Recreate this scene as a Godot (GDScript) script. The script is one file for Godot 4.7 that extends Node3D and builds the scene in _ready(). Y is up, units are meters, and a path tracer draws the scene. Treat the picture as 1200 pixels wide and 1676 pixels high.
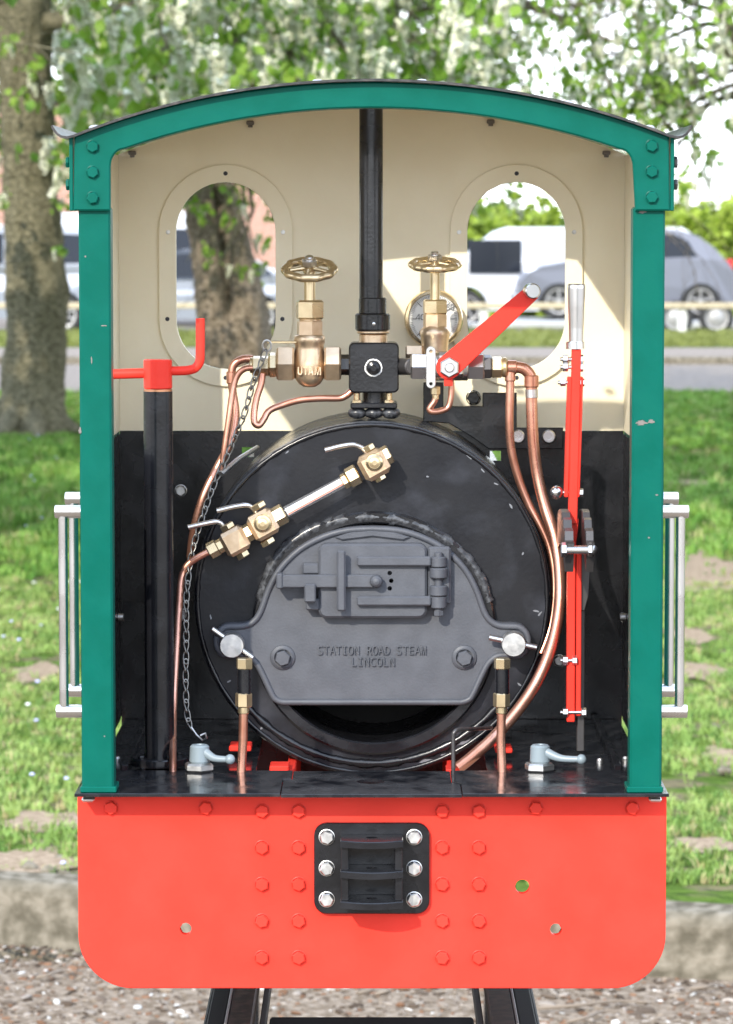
extends Node3D
# A narrow gauge steam locomotive seen from behind on its rails, spring trees and a car park behind it.

const FOCAL := 5682.0                      # picture units per unit of slope, read from the photograph
var eye := Vector3(0, 1.6, 3.0)
var look := Basis()
var mats := {}
var loco: Node3D
var rng := RandomNumberGenerator.new()
var floor_y := 0.0

# ------------------------------------------------------------------ geometry
class Geo:
	var v := PackedVector3Array()
	var n := PackedVector3Array()

	func tri(a, b, c, na, nb, nc):
		if (b - a).cross(c - a).dot(na + nb + nc) > 0.0:
			v.append(a); v.append(c); v.append(b)
			n.append(na); n.append(nc); n.append(nb)
		else:
			v.append(a); v.append(b); v.append(c)
			n.append(na); n.append(nb); n.append(nc)

	func quad(a, b, c, d, na, nb = null, nc = null, nd = null):
		if nb == null:
			nb = na; nc = na; nd = na
		tri(a, b, c, na, nb, nc)
		tri(a, c, d, na, nc, nd)

	func facet(a, b, c, out):
		var g: Vector3 = (b - a).cross(c - a).normalized()
		if g.dot(out) < 0.0:
			g = -g
		tri(a, b, c, g, g, g)

	func mesh() -> ArrayMesh:
		var arr := []
		arr.resize(Mesh.ARRAY_MAX)
		arr[Mesh.ARRAY_VERTEX] = v
		arr[Mesh.ARRAY_NORMAL] = n
		var m := ArrayMesh.new()
		m.add_surface_from_arrays(Mesh.PRIMITIVE_TRIANGLES, arr)
		return m

	# a chamfered box
	func box(c: Vector3, s: Vector3, b := 0.0, turn := Basis()):
		var h := s / 2.0
		b = minf(b, minf(h.x, minf(h.y, h.z)) * 0.9)
		for ax in 3:
			var u := (ax + 1) % 3
			var w := (ax + 2) % 3
			for sg in [-1.0, 1.0]:
				var nn := Vector3.ZERO
				nn[ax] = sg
				var q := []
				for k in [[-1, -1], [1, -1], [1, 1], [-1, 1]]:
					var p := Vector3.ZERO
					p[ax] = sg * h[ax]
					p[u] = k[0] * (h[u] - b)
					p[w] = k[1] * (h[w] - b)
					q.append(c + turn * p)
				quad(q[0], q[1], q[2], q[3], turn * nn)
		if b > 0.0:
			for ax in 3:
				var u := (ax + 1) % 3
				var w := (ax + 2) % 3
				for k in [[-1, -1], [1, -1], [1, 1], [-1, 1]]:
					var q := []
					for e in [[-1, 0], [1, 0], [1, 1], [-1, 1]]:
						var p := Vector3.ZERO
						p[ax] = e[0] * (h[ax] - b)
						p[u] = k[0] * (h[u] - (0.0 if e[1] == 0 else b))
						p[w] = k[1] * (h[w] - (b if e[1] == 0 else 0.0))
						q.append(c + turn * p)
					var nn := Vector3.ZERO
					nn[u] = k[0]
					nn[w] = k[1]
					quad(q[0], q[1], q[2], q[3], turn * nn.normalized())
			for k in 8:
				var sg := Vector3(1 if k & 1 else -1, 1 if k & 2 else -1, 1 if k & 4 else -1)
				var i := h - Vector3(b, b, b)
				facet(c + turn * (sg * Vector3(h.x, i.y, i.z)), c + turn * (sg * Vector3(i.x, h.y, i.z)), c + turn * (sg * Vector3(i.x, i.y, h.z)), turn * sg)

	# a turned shape: profile is a list of [radius, distance along the axis]
	func lathe(o: Vector3, axis: Vector3, profile: Array, seg := 24, flat := false, smooth := false, spin := 0.0):
		axis = axis.normalized()
		var u := axis.cross(Vector3.UP if absf(axis.y) < 0.9 else Vector3.RIGHT).normalized()
		var w := axis.cross(u)
		var cnt := profile.size()
		var pn := []
		for i in cnt - 1:
			var d := Vector2(profile[i + 1][0] - profile[i][0], profile[i + 1][1] - profile[i][1])
			pn.append(Vector2(d.y, -d.x).normalized())
		for i in cnt - 1:
			var n0: Vector2 = pn[i]
			var n1: Vector2 = pn[i]
			if smooth:
				n0 = (pn[i] + pn[maxi(i - 1, 0)]).normalized()
				n1 = (pn[i] + pn[mini(i + 1, cnt - 2)]).normalized()
			for k in seg:
				var a0 := TAU * k / seg + spin
				var a1 := TAU * (k + 1) / seg + spin
				var d0 := u * cos(a0) + w * sin(a0)
				var d1 := u * cos(a1) + w * sin(a1)
				var m := (d0 + d1).normalized()
				var e0 := m if flat else d0
				var e1 := m if flat else d1
				var p00: Vector3 = o + d0 * profile[i][0] + axis * profile[i][1]
				var p01: Vector3 = o + d1 * profile[i][0] + axis * profile[i][1]
				var p10: Vector3 = o + d0 * profile[i + 1][0] + axis * profile[i + 1][1]
				var p11: Vector3 = o + d1 * profile[i + 1][0] + axis * profile[i + 1][1]
				if profile[i][0] > 1e-7:
					tri(p00, p01, p11, e0 * n0.x + axis * n0.y, e1 * n0.x + axis * n0.y, e1 * n1.x + axis * n1.y)
				if profile[i + 1][0] > 1e-7:
					tri(p00, p11, p10, e0 * n0.x + axis * n0.y, e1 * n1.x + axis * n1.y, e0 * n1.x + axis * n1.y)

	func rod(a: Vector3, b: Vector3, r: float, seg := 16, ch := 0.15, flat := false, spin := 0.0):
		var l := a.distance_to(b)
		var c := minf(r * ch, l * 0.3)
		lathe(a, b - a, [[0, 0], [r - c, 0], [r, c], [r, l - c], [r - c, l], [0, l]], seg, flat, false, spin)

	func hexa(a: Vector3, b: Vector3, r: float, spin := 0.0, ch := 0.12):
		rod(a, b, r, 6, ch, true, spin)

	func ball(c: Vector3, r: float, seg := 14, sc := Vector3.ONE):
		var prof := []
		for i in 9:
			var t := PI * i / 8.0
			prof.append([r * sin(t), -r * cos(t)])
		var s0 := v.size()
		lathe(Vector3.ZERO, Vector3.UP, prof, seg, false, true)
		for i in range(s0, v.size()):
			v[i] = v[i] * sc + c
			n[i] = (n[i] / sc).normalized()

	# a tube along points; radius a number or one per point
	func tube(pts: Array, r, seg := 12, caps := true, closed := false):
		var cnt := pts.size()
		var up := Vector3.ZERO
		var rings := []
		var dirs := []
		for i in cnt:
			var t: Vector3
			if closed:
				t = (pts[(i + 1) % cnt] - pts[(i - 1 + cnt) % cnt]).normalized()
			else:
				t = (pts[mini(i + 1, cnt - 1)] - pts[maxi(i - 1, 0)]).normalized()
			if i == 0:
				up = t.cross(Vector3(0.13, 0.3, 0.94)).normalized()
			else:
				up = (up - t * up.dot(t)).normalized()
			var w := t.cross(up)
			var rr: float = r[i] if r is Array else r
			var ring := []
			var dr := []
			for k in seg:
				var a := TAU * k / seg
				var d := up * cos(a) + w * sin(a)
				dr.append(d)
				ring.append(pts[i] + d * rr)
			rings.append(ring)
			dirs.append(dr)
		for i in (cnt if closed else cnt - 1):
			var j := (i + 1) % cnt
			for k in seg:
				var l := (k + 1) % seg
				quad(rings[i][k], rings[i][l], rings[j][l], rings[j][k], dirs[i][k], dirs[i][l], dirs[j][l], dirs[j][k])
		if caps and not closed:
			for e in [0, cnt - 1]:
				var t: Vector3 = (pts[0] - pts[1]).normalized() if e == 0 else (pts[cnt - 1] - pts[cnt - 2]).normalized()
				for k in seg:
					tri(pts[e], rings[e][k], rings[e][(k + 1) % seg], t, t, t)

	# an outline pushed through from t0 (back) to t1 (front), front edge bevelled, with holes
	func prism(poly: PackedVector2Array, t0: float, t1: float, bevel := 0.0, holes := [], xf := Transform3D()):
		if Geometry2D.is_polygon_clockwise(poly):
			poly = poly.duplicate(); poly.reverse()
		var front := Geo.inset(poly, bevel) if bevel > 0.0 else poly
		for side in [[front, t1, 1.0], [poly, t0, -1.0]]:
			var nn: Vector3 = xf.basis * Vector3(0, 0, side[2])
			for outline in (Geo.pieces(side[0], holes) if holes else [side[0]]):
				var idx := Geometry2D.triangulate_polygon(outline)
				if idx.is_empty():
					push_warning("an outline could not be filled")
				for k in range(0, idx.size(), 3):
					tri(xf * Vector3(outline[idx[k]].x, outline[idx[k]].y, side[1]), xf * Vector3(outline[idx[k + 1]].x, outline[idx[k + 1]].y, side[1]), xf * Vector3(outline[idx[k + 2]].x, outline[idx[k + 2]].y, side[1]), nn, nn, nn)
		var cnt := poly.size()
		for i in cnt:
			var j := (i + 1) % cnt
			var d := poly[j] - poly[i]
			if d.length() < 1e-9:
				continue
			var nn := Vector3(d.y, -d.x, 0).normalized()
			var zt := t1 - bevel
			quad(xf * Vector3(poly[i].x, poly[i].y, t0), xf * Vector3(poly[j].x, poly[j].y, t0), xf * Vector3(poly[j].x, poly[j].y, zt), xf * Vector3(poly[i].x, poly[i].y, zt), xf.basis * nn)
			if bevel > 0.0:
				quad(xf * Vector3(poly[i].x, poly[i].y, zt), xf * Vector3(poly[j].x, poly[j].y, zt), xf * Vector3(front[j].x, front[j].y, t1), xf * Vector3(front[i].x, front[i].y, t1), xf.basis * (nn + Vector3(0, 0, 1)).normalized())
		for hole in holes:
			var hp: PackedVector2Array = hole
			var mid := Vector2.ZERO
			for p in hp:
				mid += p / hp.size()
			for i in hp.size():
				var j := (i + 1) % hp.size()
				var d := hp[j] - hp[i]
				var nn := Vector3(d.y, -d.x, 0).normalized()
				var m2 := mid - hp[i]
				if nn.dot(Vector3(m2.x, m2.y, 0)) < 0.0:
					nn = -nn
				quad(xf * Vector3(hp[i].x, hp[i].y, t0), xf * Vector3(hp[j].x, hp[j].y, t0), xf * Vector3(hp[j].x, hp[j].y, t1), xf * Vector3(hp[i].x, hp[i].y, t1), xf.basis * nn)

	static func inset(poly: PackedVector2Array, b: float) -> PackedVector2Array:
		var out := PackedVector2Array()
		var cnt := poly.size()
		for i in cnt:
			var d0 := (poly[i] - poly[(i - 1 + cnt) % cnt]).normalized()
			var d1 := (poly[(i + 1) % cnt] - poly[i]).normalized()
			var n0 := Vector2(-d0.y, d0.x)
			var n1 := Vector2(-d1.y, d1.x)
			var m := (n0 + n1).normalized()
			out.append(poly[i] + m * b / maxf(0.4, m.dot(n0)))
		return out

	# the outline cut into pieces none of which holds a hole
	static func pieces(outer: PackedVector2Array, holes: Array) -> Array:
		var big := PackedVector2Array()
		for p in outer:
			big.append(p * 1000.0)
		var list := [big]
		for hole in holes:
			var hp := PackedVector2Array()
			var mid := Vector2.ZERO
			for p in hole:
				hp.append(p * 1000.0)
				mid += p * 1000.0 / hole.size()
			var next := []
			for piece in list:
				var got := Geometry2D.clip_polygons(piece, hp)
				var whole := true
				for q in got:
					if Geometry2D.is_polygon_clockwise(q):
						whole = false
				if whole:
					next.append_array(got)
					continue
				for s in [-1.0, 1.0]:
					var half := PackedVector2Array([mid + Vector2(0, -1e4), mid + Vector2(s * 1e4, -1e4), mid + Vector2(s * 1e4, 1e4), mid + Vector2(0, 1e4)])
					for q in Geometry2D.intersect_polygons(piece, half):
						next.append_array(Geometry2D.clip_polygons(q, hp))
			list = next
		var out := []
		for piece in list:
			var q := PackedVector2Array()
			for p in piece:
				q.append(p / 1000.0)
			out.append(q)
		return out

# ------------------------------------------------------------------ measuring
func at(px: float, py: float, z: float) -> Vector3:          # where a sight line meets the upright plane at depth z
	var d := look * Vector3((px - 600.0) / FOCAL, (838.0 - py) / FOCAL, -1.0)
	return eye + d * ((z - eye.z) / d.z)

func on_level(px: float, py: float, y: float) -> Vector3:    # where it meets a level sheet
	var d := look * Vector3((px - 600.0) / FOCAL, (838.0 - py) / FOCAL, -1.0)
	return eye + d * ((y - eye.y) / d.y)

func wid(n: float, z: float) -> float:                       # n picture units at depth z in metres
	return n * (eye.z - z) / FOCAL

func flat_at(pts: Array, z: float) -> PackedVector2Array:
	var out := PackedVector2Array()
	for p in pts:
		var w := at(p[0], p[1], z)
		out.append(Vector2(w.x, w.y))
	return out

func ats(pts: Array) -> Array:
	var out := []
	for p in pts:
		out.append(at(p[0], p[1], p[2]))
	return out

func curve(pts: Array, steps := 6) -> Array:                 # a smooth line through points
	var out := []
	for i in pts.size() - 1:
		var p0: Vector3 = pts[maxi(i - 1, 0)]
		var p1: Vector3 = pts[i]
		var p2: Vector3 = pts[i + 1]
		var p3: Vector3 = pts[mini(i + 2, pts.size() - 1)]
		for k in steps:
			out.append(p1.cubic_interpolate(p2, p0, p3, float(k) / steps))
	out.append(pts[pts.size() - 1])
	return out

func circle2(c: Vector2, r: float, seg := 24, squash := 1.0) -> PackedVector2Array:
	var out := PackedVector2Array()
	for k in seg:
		out.append(c + Vector2(cos(TAU * k / seg) * r, sin(TAU * k / seg) * r * squash))
	return out

func rrect(a: Vector2, b: Vector2, r: float, seg := 5) -> PackedVector2Array:
	var lo := Vector2(minf(a.x, b.x), minf(a.y, b.y))
	var hi := Vector2(maxf(a.x, b.x), maxf(a.y, b.y))
	var out := PackedVector2Array()
	var cs := [Vector2(hi.x - r, hi.y - r), Vector2(lo.x + r, hi.y - r), Vector2(lo.x + r, lo.y + r), Vector2(hi.x - r, lo.y + r)]
	for q in 4:
		for k in seg + 1:
			var t := PI / 2 * (q + float(k) / seg)
			out.append(cs[q] + Vector2(cos(t), sin(t)) * r)
	return out

func stadium(cx: float, y0: float, y1: float, hw: float, seg := 20) -> PackedVector2Array:
	var out := PackedVector2Array()
	for k in seg + 1:
		var t := PI * k / seg
		out.append(Vector2(cx + cos(t) * hw, y1 - hw + sin(t) * hw))
	for k in seg + 1:
		var t := PI + PI * k / seg
		out.append(Vector2(cx + cos(t) * hw, y0 + hw + sin(t) * hw))
	return out

# ------------------------------------------------------------------ nodes
func thing(called: String, where: Vector3, label: String, category: String, group := "", turn := 0.0) -> Node3D:
	var o := Node3D.new()
	o.name = called
	add_child(o, true)
	o.position = where
	o.rotation.y = turn
	return tag(o, label, category, group)

func tag(o, label: String, category := "", group := "", kind := ""):
	if label: o.set_meta("label", label)
	if category: o.set_meta("category", category)
	if group: o.set_meta("group", group)
	if kind: o.set_meta("kind", kind)
	return o

# one named mesh under a parent; geometry is given in world places unless `place` says otherwise
func part(parent: Node3D, called: String, shape, m: Material, place := Transform3D(), local := false) -> MeshInstance3D:
	var o := MeshInstance3D.new()
	o.name = called
	o.mesh = shape.mesh() if shape is Geo else shape
	o.material_override = m
	parent.add_child(o, true)
	o.transform = place if local else parent.global_transform.affine_inverse() * place
	return o

func scatter(parent: Node3D, called: String, m: Mesh, mat: Material, xfs: Array, cols: Array) -> MultiMeshInstance3D:
	var mm := MultiMesh.new()
	mm.transform_format = MultiMesh.TRANSFORM_3D
	mm.use_colors = true
	mm.mesh = m
	mm.instance_count = xfs.size()
	for i in xfs.size():
		mm.set_instance_transform(i, xfs[i])
		mm.set_instance_color(i, cols[i])
	var o := MultiMeshInstance3D.new()
	o.name = called
	o.multimesh = mm
	o.material_override = mat
	parent.add_child(o, true)
	o.transform = parent.global_transform.affine_inverse()
	o.set_meta("kind", "stuff")
	return o

# ------------------------------------------------------------------ materials
func lin(r: float, g: float, b: float, a := 1.0) -> Color:
	var c := Color(r, g, b, a).linear_to_srgb()
	c.a = a
	return c

func noise_tex(freq: float, c0: Color, c1: Color, size := 512, sd := 1, octaves := 4, lo := 0.25, hi := 0.75, kind := FastNoiseLite.TYPE_SIMPLEX_SMOOTH) -> NoiseTexture2D:
	var f := FastNoiseLite.new()
	f.seed = sd
	f.noise_type = kind
	f.frequency = freq
	f.fractal_octaves = octaves
	var t := NoiseTexture2D.new()
	t.width = size
	t.height = size
	t.seamless = true
	t.noise = f
	var g := Gradient.new()
	g.offsets = PackedFloat32Array([lo, hi])
	g.colors = PackedColorArray([c0, c1])
	t.color_ramp = g
	return t

func bump_tex(freq: float, size := 512, sd := 1, strength := 4.0, octaves := 4) -> NoiseTexture2D:
	var f := FastNoiseLite.new()
	f.seed = sd
	f.noise_type = FastNoiseLite.TYPE_SIMPLEX_SMOOTH
	f.frequency = freq
	f.fractal_octaves = octaves
	var t := NoiseTexture2D.new()
	t.width = size
	t.height = size
	t.seamless = true
	t.as_normal_map = true
	t.bump_strength = strength
	t.noise = f
	return t

func mat(called: String, c: Color, rough: float, metal := 0.0, spec := 0.5) -> StandardMaterial3D:
	var m := StandardMaterial3D.new()
	m.resource_name = called
	m.albedo_color = c
	m.roughness = rough
	m.metallic = metal
	m.metallic_specular = spec
	mats[called] = m
	return m

# texture laid from three sides: colour, roughness and relief, each optional
func wear(m: StandardMaterial3D, per_metre: float, color: Texture2D = null, rough: Texture2D = null, bump: Texture2D = null, depth := 0.3, world := true):
	m.uv1_triplanar = true
	m.uv1_world_triplanar = world
	m.uv1_scale = Vector3.ONE * per_metre
	if color:
		m.albedo_texture = color
		m.albedo_color = Color.WHITE
	if rough:
		m.roughness_texture = rough
		m.roughness_texture_channel = BaseMaterial3D.TEXTURE_CHANNEL_RED
		m.roughness = 1.0
	if bump:
		m.normal_enabled = true
		m.normal_texture = bump
		m.normal_scale = depth

func grey(v: float) -> Color:
	return Color(v, v, v)

# ------------------------------------------------------------------ the scene
func _ready():
	rng.seed = 20240517
	look = Basis(Vector3.UP, 0.0015) * Basis(Vector3.RIGHT, -0.0804)
	var cam := Camera3D.new()
	cam.name = "camera"
	add_child(cam)
	var lens := CameraAttributesPhysical.new()
	lens.frustum_focal_length = 81.37
	lens.frustum_focus_distance = 3.1
	lens.frustum_near = 0.05
	lens.frustum_far = 900.0
	lens.exposure_aperture = 15.0
	cam.attributes = lens
	cam.transform = Transform3D(look, eye)
	cam.current = true

	var env := Environment.new()
	env.background_mode = Environment.BG_SKY
	var sky_mat := ProceduralSkyMaterial.new()
	sky_mat.sky_top_color = lin(0.5, 0.61, 0.82)
	sky_mat.sky_horizon_color = lin(0.93, 0.96, 1.0)
	sky_mat.sky_curve = 0.22
	sky_mat.ground_bottom_color = lin(0.2, 0.19, 0.14)
	sky_mat.ground_horizon_color = lin(0.3, 0.32, 0.28)
	sky_mat.sun_angle_max = 1.0
	sky_mat.sky_energy_multiplier = 1.0
	var sky := Sky.new()
	sky.sky_material = sky_mat
	env.sky = sky
	env.background_energy_multiplier = 2.6
	env.tonemap_mode = Environment.TONE_MAPPER_LINEAR
	env.tonemap_exposure = 1.5
	env.sdfgi_enabled = true
	env.ssao_enabled = true
	env.ssil_enabled = true
	var we := WorldEnvironment.new()
	we.name = "environment"
	we.environment = env
	add_child(we)

	var sun := DirectionalLight3D.new()
	sun.name = "sun"
	sun.light_color = Color(1.0, 0.965, 0.9)
	sun.light_energy = 1.1
	sun.light_angular_distance = 0.6
	sun.shadow_enabled = true
	add_child(sun)
	sun.look_at_from_position(Vector3.ZERO, Vector3(0.42, -0.62, -1.0), Vector3.UP)

	make_materials()
	floor_y = at(608, 1299, 0.036).y
	build_ground()
	build_track()
	build_locomotive()
	build_trees()
	build_background()
	build_lawn()

func make_materials():
	var fine_rough := noise_tex(0.008, grey(0.3), grey(0.38), 512, 11)
	var gloss_rough := noise_tex(0.008, grey(0.1), grey(0.2), 512, 12)
	var peel := bump_tex(0.08, 512, 5, 2.0, 2)
	var cast := bump_tex(0.12, 512, 6, 6.0, 4)
	var m := mat("red_paint", lin(0.76, 0.042, 0.03), 0.4, 0.0, 0.28)
	wear(m, 3.0, noise_tex(0.008, lin(0.72, 0.042, 0.027), lin(0.77, 0.047, 0.031), 512, 3, 6), fine_rough, peel, 0.04)
	m = mat("green_paint", lin(0.006, 0.2, 0.155), 0.35, 0.0, 0.2)
	wear(m, 4.0, noise_tex(0.01, lin(0.0014, 0.088, 0.063), lin(0.0022, 0.098, 0.072), 512, 4, 6), fine_rough, peel, 0.05)
	m = mat("cream_paint", lin(0.76, 0.68, 0.5), 0.35, 0.0, 0.35)
	wear(m, 2.5, noise_tex(0.008, lin(0.84, 0.765, 0.575), lin(0.87, 0.8, 0.615), 512, 8, 5), fine_rough, peel, 0.04)
	m = mat("black_paint", lin(0.012, 0.0125, 0.015), 0.3)
	wear(m, 5.0, noise_tex(0.015, lin(0.0065, 0.0068, 0.0085), lin(0.01, 0.0104, 0.013), 512, 9, 5), noise_tex(0.008, grey(0.2), grey(0.32), 512, 13), peel, 0.06)
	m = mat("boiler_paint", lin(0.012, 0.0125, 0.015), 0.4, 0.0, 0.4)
	wear(m, 4.0, noise_tex(0.006, lin(0.007, 0.0076, 0.0105), lin(0.034, 0.037, 0.047), 512, 19, 7, 0.48, 1.0), noise_tex(0.006, grey(0.28), grey(0.46), 512, 14, 5), peel, 0.06)  # bluish smudges put sky sheen into the colour, along with ash smears
	m = mat("deck_paint", lin(0.012, 0.013, 0.016), 0.2)
	wear(m, 5.0, noise_tex(0.02, lin(0.01, 0.0105, 0.013), lin(0.03, 0.03, 0.032), 512, 29, 6, 0.4, 0.95), noise_tex(0.008, grey(0.08), grey(0.28), 512, 12, 5), peel, 0.03)
	m = mat("cast_grey", lin(0.075, 0.078, 0.09), 0.55)
	wear(m, 5.0, noise_tex(0.012, lin(0.066, 0.071, 0.085), lin(0.08, 0.086, 0.102), 512, 21, 5), noise_tex(0.012, grey(0.46), grey(0.58), 512, 15), cast, 0.05)
	m = mat("weld", lin(0.03, 0.031, 0.036), 0.3)
	wear(m, 9.0, noise_tex(0.03, lin(0.015, 0.0155, 0.018), lin(0.09, 0.095, 0.104), 512, 23, 3), noise_tex(0.03, grey(0.15), grey(0.4), 512, 24))
	m = mat("roof_black", lin(0.02, 0.018, 0.018), 0.45)
	wear(m, 6.0, noise_tex(0.02, lin(0.018, 0.017, 0.017), lin(0.06, 0.05, 0.045), 512, 25, 5, 0.4, 0.85), fine_rough, peel, 0.2)
	var met_rough := noise_tex(0.004, grey(0.24), grey(0.32), 256, 31, 2)
	m = mat("brass", lin(0.78, 0.58, 0.25), 0.22, 0.9)
	wear(m, 14.0, noise_tex(0.005, lin(0.58, 0.46, 0.28), lin(0.7, 0.57, 0.36), 512, 32, 3), met_rough)
	m = mat("bronze", lin(0.76, 0.5, 0.3), 0.32, 0.85)
	wear(m, 14.0, noise_tex(0.01, lin(0.62, 0.46, 0.3), lin(0.74, 0.57, 0.39), 512, 33), noise_tex(0.02, grey(0.3), grey(0.4), 512, 34), cast, 0.1)
	m = mat("copper", lin(0.68, 0.32, 0.21), 0.26, 0.9)
	wear(m, 5.0, noise_tex(0.008, lin(0.52, 0.23, 0.15), lin(0.76, 0.41, 0.3), 512, 35, 6), noise_tex(0.01, grey(0.24), grey(0.34), 512, 39))
	m = mat("steel", lin(0.62, 0.61, 0.6), 0.24, 1.0)
	wear(m, 12.0, noise_tex(0.004, lin(0.6, 0.59, 0.58), lin(0.65, 0.64, 0.63), 256, 36, 2), met_rough)
	m = mat("zinc", lin(0.55, 0.55, 0.53), 0.45, 1.0)
	wear(m, 12.0, noise_tex(0.015, lin(0.5, 0.5, 0.49), lin(0.66, 0.65, 0.63), 512, 37), noise_tex(0.02, grey(0.36), grey(0.5), 512, 38))
	mat("dark_steel", lin(0.09, 0.085, 0.085), 0.35, 0.6)
	mat("chain_steel", lin(0.24, 0.23, 0.21), 0.4, 1.0)
	mat("scrape_sheen_grey", lin(0.2, 0.21, 0.23), 0.4, 0.3)  # for backhead scratches and the painted reflection streaks at its foot
	mat("soot", lin(0.012, 0.011, 0.01), 0.9)
	mat("lever_grey", lin(0.2, 0.245, 0.27), 0.4)
	mat("white_dial", lin(0.82, 0.82, 0.8), 0.4)
	mat("ink", lin(0.02, 0.02, 0.03), 0.5)
	mat("tape", lin(0.8, 0.8, 0.78), 0.6)
	mat("red_collar", lin(0.6, 0.3, 0.17), 0.3, 1.0)
	mat("bare_metal", lin(0.17, 0.155, 0.14), 0.6, 0.2)
	mat("track_black", lin(0.012, 0.011, 0.011), 0.6, 0.0, 0.25)
	m = mat("tube_glass", Color(0.95, 0.96, 0.97, 0.08), 0.03)
	m.transparency = BaseMaterial3D.TRANSPARENCY_ALPHA
	m = mat("gauge_backing", lin(0.8, 0.78, 0.8), 0.35)
	mat("gauge_stripe", lin(0.75, 0.22, 0.14), 0.4)
	m = mat("rail_rust", lin(0.07, 0.045, 0.04), 0.5, 0.0, 0.3)
	wear(m, 6.0, noise_tex(0.02, lin(0.02, 0.013, 0.012), lin(0.05, 0.03, 0.025), 512, 41, 5))
	mat("stand_grey", lin(0.06, 0.058, 0.052), 0.6, 0.0, 0.25)

# ------------------------------------------------------------------ locomotive
var bolt_mesh: ArrayMesh
var dome_nut_mesh: ArrayMesh

func make_bolts():
	var g := Geo.new()
	g.lathe(Vector3.ZERO, Vector3.BACK, [[1.12, 0.0], [1.12, 0.1], [1.0, 0.14]], 24)
	g.hexa(Vector3(0, 0, 0.1), Vector3(0, 0, 0.75), 1.0, 0.0, 0.16)
	bolt_mesh = g.mesh()
	g = Geo.new()
	g.lathe(Vector3.ZERO, Vector3.BACK, [[1.0, 0.0], [1.0, 0.55], [0.85, 0.8], [0.45, 0.95], [0, 1.0]], 18)
	dome_nut_mesh = g.mesh()

# a bolt head at p whose axis points along `out`
func bolt(parent: Node3D, p: Vector3, r: float, m: Material, out := Vector3.BACK, h := -1.0, called := "bolt_head") -> MeshInstance3D:
	var up := Vector3.UP if absf(out.y) < 0.9 else Vector3.RIGHT
	var x := up.cross(out).normalized()
	var b := Basis(x, out.cross(x), out)
	b = b * Basis(Vector3.BACK, rng.randf() * TAU)
	b = b * Basis.from_scale(Vector3(r, r, r if h < 0 else h))
	return part(parent, called, bolt_mesh, m, Transform3D(b, p))

func build_locomotive():
	make_bolts()
	loco = thing("steam_locomotive", Vector3(0, at(608, 1618, 0).y - 0.05, -0.4), "small green, red and black steam locomotive seen into its open cream cab", "locomotive")
	build_beam()
	build_deck()
	build_cab()
	build_boiler()
	build_fire_door()
	build_turret()
	build_water_gauge()
	build_left_pipes()
	build_right_pipes()
	build_brake_column()
	build_reverser()
	build_front_end()

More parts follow.
